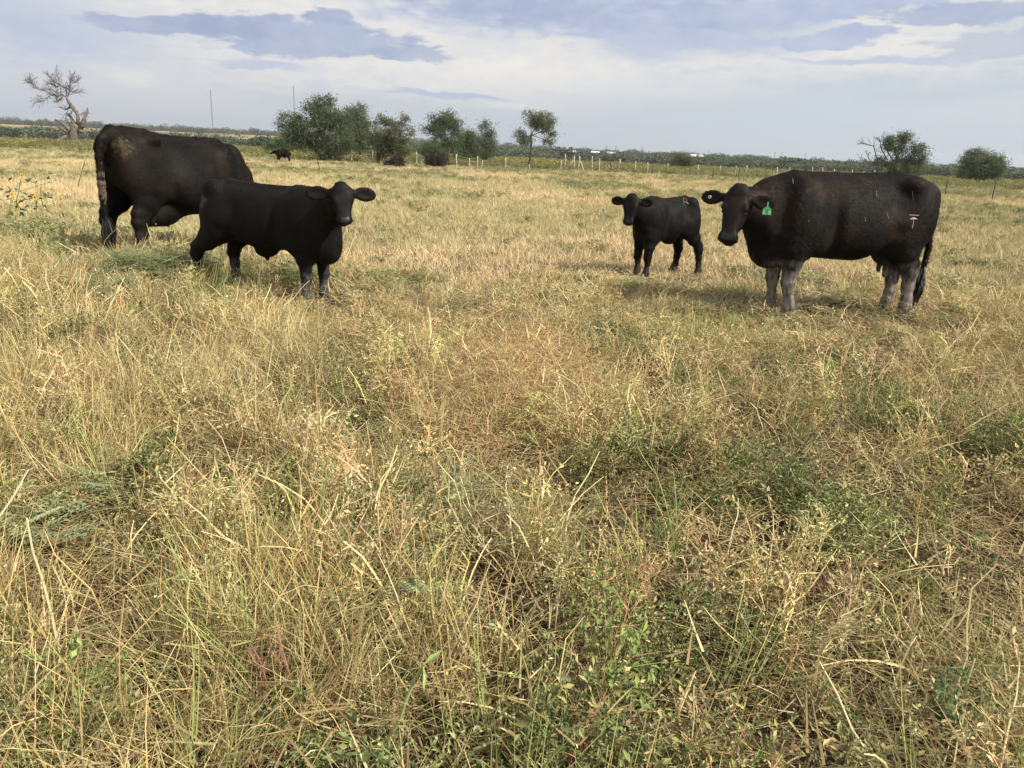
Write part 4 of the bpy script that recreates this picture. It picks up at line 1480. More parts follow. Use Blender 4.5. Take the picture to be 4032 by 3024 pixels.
mesquite('mesquite_tree', (1494, 648), [(1497, 478, 34, 26, 0.7), (1530, 505, 50, 42, 0.8), (1582, 490, 34, 38, 0.7), (1606, 535, 28, 34, 0.8), (1482, 550, 55, 36), (1560, 570, 56, 30), (1520, 600, 50, 22, 0.6), (1545, 540, 48, 34), (1590, 590, 44, 26)],
         'yellowish green mesquite with thin upright sprays and pale branches', group=GROVE, forks=((-0.25, 0.2), (0.3, 0.25), (0.05, 0.3)), stems=3, trunk_r=0.11, col=(0.180, 0.195, 0.112), sig=0.2)
mesquite('mesquite_tree', (1770, 650), [(1695, 500, 32, 26, 0.8), (1725, 478, 42, 30), (1765, 470, 38, 30), (1790, 508, 32, 34), (1728, 520, 46, 28), (1770, 556, 46, 32, 0.8)],
         'dark round topped mesquite above the dark leafless shrub', group=GROVE, forks=((-0.2, 0.25), (0.2, 0.28)), stems=2, trunk_r=0.13, col=(0.112, 0.150, 0.085))
mesquite('mesquite_tree', (1835, 648), [(1846, 530, 36, 32), (1826, 560, 40, 34), (1858, 582, 40, 32), (1830, 610, 44, 22, 0.8)],
         'low dense mesquite between the round topped one and the slim one', group=GROVE, forks=((0.0, 0.25),), trunk_r=0.10, col=GRN)
mesquite('mesquite_tree', (1911, 650), [(1915, 512, 34, 28), (1938, 548, 26, 26), (1900, 556, 34, 30), (1918, 594, 42, 28), (1885, 605, 32, 24, 0.8)],
         'slim mesquite at the right end of the grove', group=GROVE, forks=((0.1, 0.35),), trunk_r=0.09, col=(0.138, 0.166, 0.100))
mesquite('mesquite_tree', (2078, 664), [(2105, 462, 40, 24), (2140, 470, 36, 26), (2122, 492, 40, 24), (2164, 505, 22, 30), (2168, 548, 16, 26, 0.7), (2050, 534, 32, 22), (2074, 556, 20, 22, 0.7)],
         'lone leaning mesquite with an open crown and bare forked trunk', group=GROVE, forks=((0.15, 0.42),), trunk_r=0.09, col=(0.156, 0.180, 0.108))
mesquite('mesquite_tree', (3515, 716), [(3500, 552, 24, 22), (3528, 556, 42, 30), (3540, 590, 34, 24), (3570, 537, 20, 12), (3600, 600, 40, 30), (3616, 640, 40, 30), (3580, 640, 40, 24), (3475, 634, 22, 15), (3523, 648, 45, 22), (3560, 672, 56, 20)],
         'dark mesquite with bare dead branches on one side, behind the tagged cow', group=None, forks=((-0.2, 0.3), (0.5, 0.25)), stems=2, trunk_r=0.14, col=(0.115, 0.145, 0.080),
         bare=([(3500, 640, 4), (3452, 622, 3), (3440, 575, 3), (3404, 566, 2), (3390, 566, 1)], [(3495, 630, 4), (3472, 590, 3), (3466, 560, 2), (3450, 545, 1)],
               [(3490, 650, 3), (3425, 635, 2), (3410, 600, 1)], [(3488, 655, 3), (3420, 645, 2), (3385, 620, 1)], [(3520, 640, 4), (3480, 570, 2.5), (3478, 540, 1.5)]))
mesquite('round_bush', (3866, 724), [(3862, 650, 74, 46), (3858, 612, 46, 22), (3900, 630, 40, 26), (3830, 628, 38, 26), (3800, 650, 38, 36), (3932, 655, 36, 38), (3815, 692, 44, 24), (3900, 694, 48, 24), (3885, 620, 30, 16)],
         'round dense green bush beyond the thin wire fence, right of the dead branched tree', 'bush', forks=((-0.6, 0.2), (0.6, 0.2), (0.0, 0.25), (-0.2, 0.2)), stems=4, trunk_r=0.10, col=(0.128, 0.160, 0.092), dens=1.3)
mesquite('bush', (2680, 668), [(2682, 622, 34, 18), (2660, 638, 26, 18), (2704, 640, 28, 18), (2682, 650, 38, 14)],
         'single green bush standing clear of the brush, behind the small calf', 'bush', forks=((-0.3, 0.2), (0.3, 0.2)), stems=2, trunk_r=0.06, col=(0.115, 0.130, 0.070))
mesquite('bush', (1112, 608), [(1112, 566, 52, 24), (1090, 590, 44, 20), (1140, 588, 44, 22)],
         'bright green low bush at the left foot of the tallest mesquite', 'bush', forks=((-0.3, 0.2), (0.3, 0.2)), stems=2, trunk_r=0.06, col=(0.095, 0.140, 0.068), dens=1.2)
mesquite('bush', (1700, 628), [(1700, 580, 46, 22), (1680, 600, 36, 18), (1725, 600, 36, 20)],
         'bright green bush directly above the dark leafless shrub', 'bush', forks=((-0.2, 0.2), (0.2, 0.2)), stems=2, trunk_r=0.06, col=(0.105, 0.145, 0.062), dens=1.1)


def dead_tree():
    s = 4.878
    base = (80 + 1020 / s, 260 + 1530 / s)
    B = ground_px(*base)
    Y = B[1]
    k = Y / FPX
    root = empty('dead_tree', B)
    tag(root, 'bare dead tree with broken limbs and a thin twisted crown of twigs', 'tree')
    tv, tf, bv, bf = [], [], [], []
    W = lambda x, y: at_depth(80 + x / s, 260 + y / s, Y) - B

    def br(pl, V, F, tw=0, depth=0.0):
        pts = [W(x, y) + np.array([0, depth * i / len(pl), 0]) for i, (x, y, r) in enumerate(pl)]
        rad = [r / s * k * (0.8 if tw else 1.0) for x, y, r in pl]
        tube_mesh(V, F, pts, rad, 7)
        if tw:
            twigs(bv, bf, pts, rad, k, tw + 2, 34)
    br([(1015, 1560, 80), (1020, 1450, 76), (1030, 1300, 80), (1060, 1180, 82), (1090, 1120, 60)], tv, tf)
    br([(1090, 1150, 38), (1120, 1000, 30), (1095, 890, 32), (1000, 770, 38), (960, 700, 27), (905, 590, 19), (820, 540, 15)], tv, tf, 0, -0.5)
    br([(1150, 1150, 30), (1205, 1010, 24), (1258, 880, 24), (1240, 795, 12)], tv, tf, 0, 0.8)
    br([(1140, 1200, 48), (1235, 1130, 40), (1300, 1000, 11)], tv, tf, 0, -0.6)
    br([(1045, 1180, 44), (985, 1030, 28), (915, 935, 20), (850, 900, 8)], tv, tf, 0, 0.6)
    br([(1010, 1290, 55), (865, 1120, 34), (710, 1030, 12)], tv, tf, 0, -0.8)
    br([(970, 1300, 40), (835, 1205, 24), (712, 1140, 8)], tv, tf, 0, -1.2)
    br([(900, 1330, 30), (800, 1410, 28), (690, 1490, 24)], tv, tf, 0, -1.0)
    br([(880, 1350, 14), (878, 1430, 14), (880, 1520, 13)], tv, tf)
    br([(1150, 1240, 60), (1190, 1230, 40)], tv, tf)
    br([(960, 790, 27), (905, 822, 15), (835, 850, 6)], tv, tf, 3)
    br([(820, 540, 15), (720, 585, 14), (600, 545, 12), (520, 480, 9), (400, 460, 8), (310, 390, 6), (260, 330, 5), (250, 260, 3)], bv, bf, 7, -0.8)
    br([(310, 390, 5), (230, 330, 4), (150, 320, 2)], bv, bf, 6)
    br([(580, 560, 7), (500, 650, 6), (430, 695, 5), (300, 690, 2)], bv, bf, 7, -0.6)
    br([(890, 580, 12), (882, 430, 15), (760, 380, 9), (640, 310, 7), (560, 230, 5), (480, 150, 2)], bv, bf, 7, 0.6)
    br([(760, 380, 7), (690, 410, 6), (610, 370, 5), (510, 330, 2)], bv, bf, 7, 0.8)
    br([(740, 370, 6), (740, 260, 4), (690, 130, 2)], bv, bf, 7)
    br([(770, 390, 6), (775, 460, 5), (800, 520, 4)], bv, bf, 3)
    br([(910, 585, 10), (960, 500, 8), (955, 400, 7), (990, 320, 5), (1035, 200, 2)], bv, bf, 8, -0.5)
    br([(960, 490, 7), (1050, 515, 5), (1130, 510, 2)], bv, bf, 7)
    br([(990, 330, 5), (1050, 320, 4), (1110, 260, 2)], bv, bf, 6)
    br([(830, 550, 9), (780, 640, 8), (710, 680, 6), (690, 610, 3)], bv, bf, 6)
    br([(720, 520, 6), (640, 470, 5), (560, 460, 2)], bv, bf, 6)
    br([(1120, 920, 5), (1180, 940, 5), (1240, 910, 4)], bv, bf, 2)
    br([(870, 900, 5), (870, 1000, 3), (860, 1060, 2)], bv, bf, 6)
    br([(1000, 860, 12), (970, 920, 8)], bv, bf, 5)
    new_obj('trunk', mesh_from('trunk', tv, tf, True), M_DEADWOOD, root)
    new_obj('twigs', mesh_from('twigs', bv, bf, True), M_DEADWOOD, root)


dead_tree()


# ------------------------------------------------------------------ far brush, flowers, buildings, masts
def bush_proto(seed, n=230, tall=0.9):
    random.seed(seed)
    pm = PM()
    for k in range(9):
        c = np.array([random.uniform(-0.75, 0.75), random.uniform(-0.75, 0.75), random.uniform(0.25, tall)])
        for _ in range(n // 9):
            v = np.array([random.gauss(0, 1), random.gauss(0, 1), random.gauss(0, 1)])
            v /= np.linalg.norm(v)
            p = c + v * np.array([0.42, 0.42, 0.34]) * random.random() ** 0.4
            p[2] = max(p[2], 0.0)
            d = v + np.array([random.gauss(0, 0.7), random.gauss(0, 0.7), random.gauss(0, 0.7)])
            cc = np.array([0.128, 0.146, 0.102]) * random.uniform(0.8, 1.2)
            pm.leaf(p, d, random.uniform(0.16, 0.30), random.uniform(0.10, 0.18), cc)
    me = pm.mesh('brush_source')
    me.materials.append(M_LEAF_T)
    return me


def far_brush():
    g_ = np.random.default_rng(21)
    protos = [bush_proto(100 + k, tall=0.75 + 0.08 * k) for k in range(5)]
    P, S, T = [], [], []

    def put(x, y, s, t):
        P.append((x, y, float(hill_h(x, y)) - 0.1))
        S.append(s)
        T.append(t)
    # belt at the right and centre, thicker with distance
    n = 0
    while n < 2600:
        th = g_.uniform(-0.16, 0.80)
        r = 138 * (5.0 ** g_.random())
        x, y = r * math.sin(th), r * math.cos(th)
        if r < 150 + 25 * vnoise(x, y, 0.03, 2) + (120 if th < -0.04 else 0):
            continue
        k = g_.uniform(0.7, 1.3) * (0.92 + 0.0013 * r) * (1.0 + 0.55 * (g_.random() < 0.08))
        put(x, y, (k * 1.5, k * 1.5, k * 1.05), g_.uniform(0.75, 1.25))
        n += 1
    # the hedge of brush below the pale field on the left
    for _ in range(620):
        th = g_.uniform(-0.82, -0.02)
        r = g_.uniform(228, 335)
        x, y = r * math.sin(th), r * math.cos(th)
        if vnoise(x, y, 0.02, 2) < 0.30:
            continue
        k = g_.uniform(0.8, 1.55)
        put(x, y, (k * 2.1, k * 2.1, k * 1.7), g_.uniform(0.7, 1.2))
    # scattered on the pale field, thick along the crest
    for _ in range(60):
        th = g_.uniform(-0.82, 0.02)
        r = g_.uniform(500, 1000)
        put(r * math.sin(th), r * math.cos(th), (3.2, 3.2, 1.5), g_.uniform(0.8, 1.3))
    for _ in range(1500):
        th = g_.uniform(-0.85, 0.30)
        r = g_.uniform(1000, 1300)
        k = g_.uniform(0.8, 1.6)
        put(r * math.sin(th), r * math.cos(th), (k * 4.6, k * 4.6, k * g_.uniform(2.2, 5.0)), g_.uniform(0.7, 1.2))
    n = len(P)
    rot = np.zeros((n, 3))
    rot[:, 2] = g_.uniform(0, 6.28, n)
    t = np.array(T)[:, None] * np.array([[1.0, 1.0, 1.0]]) * g_.uniform(0.92, 1.08, (n, 3))
    scatter('distant_brush', protos, P, rot, S, g_.integers(0, 5, n), t, 'dark green thorn brush covering the far plain and the hill crest', 'brush')


far_brush()


def flower_belt():
    """tall wild sunflowers in bloom beyond the fence"""
    g_ = np.random.default_rng(33)
    protos = []
    for k in range(4):
        random.seed(200 + k)
        pm = PM()
        for s_ in range(9):
            x, y = random.uniform(-0.45, 0.45), random.uniform(-0.45, 0.45)
            h = random.uniform(0.5, 1.05)
            pm.blade((x, y, 0), (random.uniform(-0.2, 0.2), random.uniform(-0.2, 0.2), 1), h, 0.03, 0.1, 2, np.array([0.20, 0.19, 0.08]), np.array([0.22, 0.22, 0.08]))
            for _ in range(7):
                z = random.uniform(0.15, h)
                pm.leaf((x, y, z), (random.uniform(-1, 1), random.uniform(-1, 1), random.uniform(-0.3, 0.4)), random.uniform(0.12, 0.22), random.uniform(0.07, 0.12), np.array([0.24, 0.23, 0.11]) * random.uniform(0.7, 1.3))
            for _ in range(1 if random.random() < 0.6 else 0):
                p = np.array([x + random.uniform(-0.15, 0.15), y + random.uniform(-0.15, 0.15), h * random.uniform(0.8, 1.08)])
                a = random.uniform(0, 3)
                for q in range(2):
                    an = a + q * 1.57
                    pm.leaf(p - np.array([math.cos(an), math.sin(an) * 0.6, 0.3]) * 0.035, (math.cos(an), math.sin(an) * 0.6, 0.5), 0.10, 0.09, np.array([0.56, 0.47, 0.10]) * random.uniform(0.75, 1.15), [0, -1, 0.5])
        me = pm.mesh('flower_source')
        me.materials.append(M_LEAF_T)
        protos.append(me)
    P, S = [], []
    while len(P) < 5200:
        th = g_.uniform(-0.80, 0.80)
        r = g_.uniform(66, 150) if th < 0.03 else g_.uniform(70, 140)
        r = r + (14 if th < -0.3 else 0)
        x, y = r * math.sin(th), r * math.cos(th)
        if vnoise(x + 40, y + 20, 0.06, 2) < 0.36:
            continue
        P.append((x, y, float(hill_h(x, y))))
        k = g_.uniform(0.6, 1.05) * (0.62 if th > 0.05 else 0.78)
        S.append((k * 1.5, k * 1.5, k))
    n = len(P)
    rot = np.zeros((n, 3))
    rot[:, 2] = g_.uniform(0, 6.28, n)
    tint = g_.uniform(0.85, 1.2, (n, 1)) * np.ones((1, 3))
    scatter('wild_sunflowers', protos, P, rot, S, g_.integers(0, 4, n), tint, 'belt of yellow flowering weeds beyond the fence', 'wildflowers')


flower_belt()

M_WALL = mat_plain('pale_wall', (0.62, 0.60, 0.55), 0.8, 0.08, 1.0)
M_ROOF = mat_plain('light_metal_roof', (0.72, 0.74, 0.75), 0.45, 0.06, 1.0)
M_DARK = mat_plain('dark_opening', (0.03, 0.03, 0.035), 0.3, 0.2, 4.0)


def house(px, py, w_px, depth, label, h=2.6, group='far buildings in the brush'):
    B = at_depth(px, py, depth)
    zt = B[2]
    k = depth / FPX
    w = w_px * k
    d = w * 0.6
    zg = float(hill_h(B[0], B[1]))
    root = empty('house', (B[0], B[1], zg), random.uniform(-0.25, 0.25))
    tag(root, label, 'house', group)
    H = max(2.2, zt - zg + 0.2)
    V = [(sx * w / 2, sy * d / 2, z) for z in (0, H) for sx, sy in ((-1, -1), (1, -1), (1, 1), (-1, 1))]
    F = [(0, 1, 5, 4), (1, 2, 6, 5), (2, 3, 7, 6), (3, 0, 4, 7)]
    V += [(-w / 2, 0, H + d * 0.22), (w / 2, 0, H + d * 0.22)]
    F += [(4, 7, 8), (6, 5, 9)]
    wl = new_obj('wall', mesh_from('wall', V, F), M_WALL, root)
    e = 0.35
    ov = d / 2 + e
    zr = H + d * 0.22 + 0.05
    ze = zr - ov * 0.44
    RV = [(-w / 2 - e, -ov, ze), (w / 2 + e, -ov, ze), (w / 2 + e, 0, zr), (-w / 2 - e, 0, zr), (w / 2 + e, ov, ze), (-w / 2 - e, ov, ze)]
    RV += [(x, y, z + 0.12) for x, y, z in RV]
    RF = [(0, 1, 2, 3), (3, 2, 4, 5), (6, 9, 8, 7), (9, 11, 10, 8), (0, 6, 7, 1), (5, 4, 10, 11), (1, 7, 8, 2), (2, 8, 10, 4), (0, 3, 9, 6), (3, 5, 11, 9)]
    new_obj('roof', mesh_from('roof', RV, RF), M_ROOF, root)
    for xx in (-0.28, 0.28):
        c = xx * w
        y0 = -d / 2 - 0.03
        WV = [(c - 0.6, y0, 1.0), (c + 0.6, y0, 1.0), (c + 0.6, y0, 2.0), (c - 0.6, y0, 2.0)] + [(c - 0.6, y0 + 0.02, 1.0), (c + 0.6, y0 + 0.02, 1.0), (c + 0.6, y0 + 0.02, 2.0), (c - 0.6, y0 + 0.02, 2.0)]
        new_obj('window', mesh_from('window', WV, [(0, 1, 2, 3), (0, 4, 5, 1), (1, 5, 6, 2), (2, 6, 7, 3), (3, 7, 4, 0)]), M_DARK, root)


random.seed(5)
house(2250, 610, 26, 300, 'white roofed house farthest left among the brush, above the leaning pale poles')
house(2342, 620, 24, 290, 'white roofed house above the gap between leaning poles and dark fence brace')
house(2404, 628, 24, 285, 'white roofed house directly above the dark fence brace')
house(2740, 620, 44, 300, 'long white building right of the lone bush on the skyline', 2.6)

M_STEEL = mat_plain('mast_steel', (0.07, 0.07, 0.075), 0.5, 0.1, 1.0)


def mast(top_px, base_px, depth, label):
    T = at_depth(*top_px, depth)
    Bq = at_depth(*base_px, depth)
    zg = float(hill_h(Bq[0], Bq[1]))
    root = empty('radio_mast', (Bq[0], Bq[1], zg))
    tag(root, label, 'radio mast', 'thin radio masts on the horizon')
    H = T[2] - zg
    w = 0.00052 * depth
    V, F = [], []
    legs = [np.array([w * math.cos(a), w * math.sin(a), 0]) for a in (0.3, 2.4, 4.5)]
    for l in legs:
        tube_mesh(V, F, [l, l + np.array([0, 0, H])], [w * 0.30, w * 0.30], 4)
    n = int(H / (w * 3))
    for i in range(n):
        for q in range(3):
            a = legs[q] + np.array([0, 0, H * i / n])
            b = legs[(q + 1) % 3] + np.array([0, 0, H * (i + 1) / n])
            tube_mesh(V, F, [a, b], [w * 0.16, w * 0.16], 3, False)
    new_obj('lattice', mesh_from('lattice', V, F), M_STEEL, root)
    V, F = [], []
    tube_mesh(V, F, [np.array([0, 0, H]), np.array([0, 0, H * 1.02])], [w * 0.5, w * 0.2], 5)
    tube_mesh(V, F, [np.array([-w * 2, 0, H * 0.995]), np.array([w * 2, 0, H * 0.995])], [w * 0.35, w * 0.35], 5)
    new_obj('antenna', mesh_from('antenna', V, F), M_STEEL, root)


mast((831, 355), (840, 530), 1500, 'thin lattice radio mast rising above the pale hill field')
mast((1158, 340), (1164, 560), 1500, 'thin lattice radio mast rising behind the tallest mesquite')

M_POLE = mat_plain('pole_wood', (0.10, 0.085, 0.07), 0.9, 0.2, 1.0)
V, F = [], []
tube_mesh(V, F, [np.array([0, 0, 0]), np.array([0, 0, 13.0])], [0.34, 0.24], 6)
pole_me = mesh_from('pole', V, F)
pole_me.materials.append(M_POLE)
V, F = [], []
tube_mesh(V, F, [np.array([-1.8, 0, 12.0]), np.array([1.8, 0, 12.0])], [0.17, 0.17], 5)
arm_me = mesh_from('crossarm', V, F)
arm_me.materials.append(M_POLE)
POLE_LABELS = ('slender utility pole on the far skyline, leftmost of all, above the dark fence brace',
               'slender utility pole on the far skyline, close right of the leftmost one',
               'slender utility pole on the far skyline, alone left of the lone bush',
               'slender utility pole on the far skyline, just right of the long white building',
               'slender utility pole on the far skyline, left of the close pair above the tagged cow',
               'slender utility pole on the far skyline, right of the close pair above the tagged cow',
               'slender utility pole on the far skyline, farthest right, above the tagged cow shoulders')
for k, px in enumerate((2384, 2421, 2524, 2787, 3047, 3073, 3167)):
    B = at_depth(px, 640, 1150)
    root = empty('utility_pole', (B[0], B[1], float(hill_h(B[0], B[1]))), 0.4)
    tag(root, POLE_LABELS[k], 'utility pole', 'utility poles on the skyline')
    new_obj('pole', pole_me, None, root)
    new_obj('crossarm', arm_me, None, root)

# ------------------------------------------------------------------ fences
M_POST = mat_plain('silvery_post_wood', (0.40, 0.36, 0.30), 0.9, 0.35, 4.0, bump=0.5)
M_TPOST = mat_plain('rusty_t_post', (0.055, 0.042, 0.034), 0.7, 0.3, 8.0)
M_PIPE = mat_plain('rusty_pipe', (0.060, 0.042, 0.034), 0.6, 0.4, 6.0)
M_WIRE = mat_plain('fence_wire', (0.14, 0.13, 0.12), 0.5, 0.1, 3.0)


def horizon_y(px):
    return 1512 - FPX * (math.sin(PITCH) - (px - 2016) / FPX * c_r[2]) / c_u[2]


def post_obj(a, b, r0, r1, mat, parent, sides=7, name='post'):
    """a slightly crooked stake from a to b"""
    a, b = np.array(a), np.array(b)
    d = b - a
    pts = [a - d / np.linalg.norm(d) * 0.2]
    for t in (0.0, 0.35, 0.7, 1.0):
        pts.append(a + d * t + np.array([random.gauss(0, 0.012), random.gauss(0, 0.012), 0]))
    V, F = [], []
    tube_mesh(V, F, pts, [r0, r0, r0 * 0.95, (r0 + r1) / 2, r1], sides)
    return new_obj(name, mesh_from(name, V, F, True), mat, parent)


def wires(parent, org, tops, lev, r=0.006):
    V, F = [], []
    for f in lev:
        pts = [a + (b - a) * f - org for a, b in tops]
        fine = []
        for i in range(len(pts) - 1):
            for t in np.linspace(0, 1, 5)[:-1]:
                fine.append(pts[i] * (1 - t) + pts[i + 1] * t - np.array([0, 0, 0.05 * math.sin(math.pi * t)]))
        fine.append(pts[-1])
        tube_mesh(V, F, fine, [r] * len(fine), 3, False)
    new_obj('wire', mesh_from('wire', V, F), M_WIRE, parent)


def fence(name, label, posts, r, mat, lev, wire_r, group=None):
    """posts: (base px, base py, top px, top py)"""
    base = []
    for bx, by, tx, ty in posts:
        B = ground_px(bx, by)
        T = at_depth(tx, ty, B[1])
        base.append((B, T))
    org = base[0][0]
    root = empty(name, org)
    tag(root, label, 'fence', group)
    for B, T in base:
        post_obj(B - org, T - org, r, r * 0.85, mat, root)
    wires(root, org, base, lev, wire_r)


def hb(px, off):
    return horizon_y(px) + off


fence('wire_fence', 'old wire fence with crooked pale posts running in front of the mesquite grove',
      [(1300, hb(1300, 72), 1299, 583), (1385, hb(1385, 72), 1384, 588), (1468, 641, 1467, 589), (1559, 646, 1558, 592), (1641, 652, 1640, 597), (1678, 662, 1671, 622), (1716, 660, 1717, 606), (1796, 666, 1797, 607), (1847, 663, 1848, 622), (1879, 664, 1880, 615),
       (1894, 664, 1901, 632), (1990, 667, 1991, 622), (2084, 670, 2085, 646)], 0.055, M_POST, (0.35, 0.65, 0.95), 0.011)
off = lambda px: 66 - (px - 2205) * 0.011
fence('wire_fence', 'long wire fence with pale wooden posts crossing behind the calf and tagged cow',
      [(x, hb(x, off(x)), x + 2 + (4 if k % 3 == 0 else 0), ty) for k, (x, ty) in enumerate(((2205, 630), (2224, 606), (2260, 612), (2277, 614), (2330, 614), (2359, 624), (2436, 627), (2501, 634), (2548, 639), (2625, 645),
       (2748, 649), (2835, 653), (2893, 652), (2939, 651), (3059, 657), (3104, 658), (3197, 659), (3238, 660), (3279, 666), (3354, 669), (3399, 674), (3439, 671), (3567, 668)))], 0.06, M_POST, (0.45, 0.85), 0.008)
fence('wire_fence', 'near wire fence on thin rusty steel posts at the right edge of the pasture',
      [(2568, 688, 2570, 654), (2717, 699, 2719, 657), (2806, 711, 2810, 663), (2908, 722, 2912, 661), (3012, 732, 3017, 668), (3210, 745, 3216, 675), (3420, 758, 3428, 684), (3622, 768, 3632, 692), (3720, 774, 3734, 696), (3905, 790, 3922, 712), (4090, 806, 4110, 726)],
      0.028, M_TPOST, (0.5, 0.9), 0.006)
for k, (bx, by, tx, ty, lab) in enumerate(((2235, 671, 2257, 629, 'pale pole leaning to the right in the cluster of fence posts'),
                                           (2299, 675, 2285, 634, 'pale pole leaning to the left in the cluster of fence posts'))):
    B = ground_px(bx, by)
    T = at_depth(tx, ty, B[1])
    o = post_obj(np.zeros(3), T - B, 0.06, 0.05, M_POST, None, name='leaning_pole')
    o.location = B
    tag(o, lab, 'pole')


def pipe_brace():
    B = ground_px(2403, 674)
    Y = B[1]
    root = empty('fence_brace', B)
    tag(root, 'dark rusty pipe fence brace with a rail and two slanting struts', 'fence brace')
    W = lambda x, y, dy=0.0: at_depth(x, y, Y + dy) - B
    for bx, by, tx, ty in ((2381, 672, 2382, 639), (2403, 674, 2404, 638), (2444, 680, 2445, 637)):
        post_obj(W(bx, by), W(tx, ty), 0.055, 0.055, M_PIPE, root, 8)
    for nm, a, b in (('rail', (2403, 655), (2444, 657)), ('strut', (2444, 656), (2499, 690)), ('strut', (2381, 649), (2345, 669))):
        V, F = [], []
        tube_mesh(V, F, [W(*a), W(*b)], [0.05, 0.05], 8)
        new_obj(nm, mesh_from(nm, V, F, True), M_PIPE, root)


pipe_brace()

# ------------------------------------------------------------------ brush heap, bare shrubs, far cow
def brush_heap():
    B = ground_px(1552, 662)
    k = B[1] / FPX
    random.seed(77)
    pm = PM()
    c = np.array([0.060, 0.040, 0.032])
    for (ox, oz, rx, rz, n) in ((0.22, 0.42, 0.46, 0.42, 1400), (-0.36, 0.26, 0.36, 0.22, 700), (0.45, 0.1, 0.34, 0.16, 350)):
        for _ in range(n):
            v = np.array([random.gauss(0, 1), random.gauss(0, 1), random.gauss(0, 1)])
            v /= np.linalg.norm(v)
            p = np.array([ox, 0, oz]) + v * np.array([rx, 0.4, rz]) * random.random() ** 0.25
            p[2] = max(0.0, p[2])
            pm.blade(p, v + np.array([random.gauss(0, 1), random.gauss(0, 1), random.gauss(0, 0.6)]), random.uniform(0.10, 0.25), 0.035, 0.6, 2, c * random.uniform(0.6, 1.4), c * random.uniform(0.8, 1.7))
    o = new_obj('brush_heap', pm.mesh('brush_heap'), M_PLANT_SOLO)
    o.location = B
    tag(o, 'dark brown heap of dead brush in the grass in front of the fence', 'brush heap')


brush_heap()


def bare_shrub(base_px, w_px, h_px, n, col, label):
    B = ground_px(*base_px)
    k = B[1] / FPX
    root = empty('bare_shrub', B)
    tag(root, label, 'shrub')
    V, F = [], []
    w, h = w_px * k / 2, h_px * k
    pm = PM()
    for _ in range(n):
        x, y = random.uniform(-1, 1) * w * 0.85, random.uniform(-1, 1) * w * 0.6
        t = np.array([x * random.uniform(1.0, 1.3), y * 1.1, h * random.uniform(0.6, 1.05)])
        p = curve_pts((x * 0.8, y, -0.05), t, 0.10, 4)
        tube_mesh(V, F, p, [0.016, 0.013, 0.010, 0.005], 3, False)
        for _ in range(3):
            s = p[random.choice((1, 2))]
            e = s + np.array([random.uniform(-1, 1) * 0.25, random.uniform(-1, 1) * 0.25, random.uniform(0.1, 0.45)])
            tube_mesh(V, F, [s, e], [0.009, 0.004], 3, False)
            if random.random() < 0.6:
                leafy_clump(pm, e, 0.07, 5, np.array([0.052, 0.050, 0.034]), (0.06, 0.12))
    mt = mat_plain('shrub_twig', col, 0.9, 0.3, 8.0)
    new_obj('twigs', mesh_from('twigs', V, F), mt, root)
    new_obj('leaves', pm.mesh('leaves'), M_LEAF, root)


random.seed(13)
bare_shrub((1717, 664), 86, 52, 330, (0.058, 0.050, 0.044), 'dark leafless upright shrub behind the fence below the round topped mesquite')
bare_shrub((1470, 640), 46, 24, 110, (0.16, 0.14, 0.12), 'small grey leafless shrub at the left end of the pale post fence')

SP_F = dict(SP_R)
SP_F.update(hairs=5000, name='cow', yaw=176.0, loc=tuple(float(v) for v in ground_px(1122, 644)), res=0.018, face_yaw=182.0, face_pitch=48.0, poll=(0.80, 0.0, 0.86),
            neck=[(0.43, 0.0, 0.76, 0.19, 0.125), (0.60, 0.0, 0.77, 0.145, 0.10), (0.74, 0.0, 0.79, 0.11, 0.085), (0.80, 0.0, 0.80, 0.095, 0.08)],
            lo=(-0.86, -0.55, -0.02), hi=(1.4, 0.62, 1.18), label='lone small black cow far off beside the tallest mesquite', group='black cattle in the pasture')
oF, bvF = build_cattle(SP_F)[:2]


# ------------------------------------------------------------------ pasture plants
STRAW = [np.array(c) for c in ((0.66, 0.54, 0.30), (0.60, 0.46, 0.235), (0.52, 0.38, 0.185), (0.72, 0.62, 0.39), (0.43, 0.315, 0.16), (0.58, 0.52, 0.27), (0.48, 0.32, 0.19))]
GREEN = [np.array(c) for c in ((0.22, 0.30, 0.095), (0.29, 0.36, 0.125), (0.15, 0.22, 0.07), (0.38, 0.40, 0.16))]
OLIVE = [np.array(c) for c in ((0.40, 0.36, 0.175), (0.32, 0.305, 0.14), (0.48, 0.41, 0.21), (0.255, 0.265, 0.12), (0.43, 0.33, 0.175))]
LEAFG = [np.array(c) for c in ((0.150, 0.185, 0.062), (0.195, 0.230, 0.082), (0.110, 0.142, 0.050), (0.26, 0.280, 0.100))]
RED = [np.array(c) for c in ((0.36, 0.20, 0.135), (0.42, 0.25, 0.165))]


def rc(pal, lo=0.75, hi=1.2):
    return random.choice(pal) * random.uniform(lo, hi)


def updir(spread):
    a = random.uniform(0, 6.28)
    s = abs(random.gauss(0, spread))
    return np.array([math.cos(a) * s, math.sin(a) * s, 1.0])


def p_tuft(seed, pal, n, h, w, spread, rad, droop=0.9, segs=4):
    random.seed(seed)
    pm = PM()
    for _ in range(n):
        a, r = random.uniform(0, 6.28), rad * math.sqrt(random.random())
        c = rc(pal)
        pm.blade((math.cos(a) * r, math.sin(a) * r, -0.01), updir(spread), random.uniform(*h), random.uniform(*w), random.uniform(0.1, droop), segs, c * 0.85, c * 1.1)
    return pm


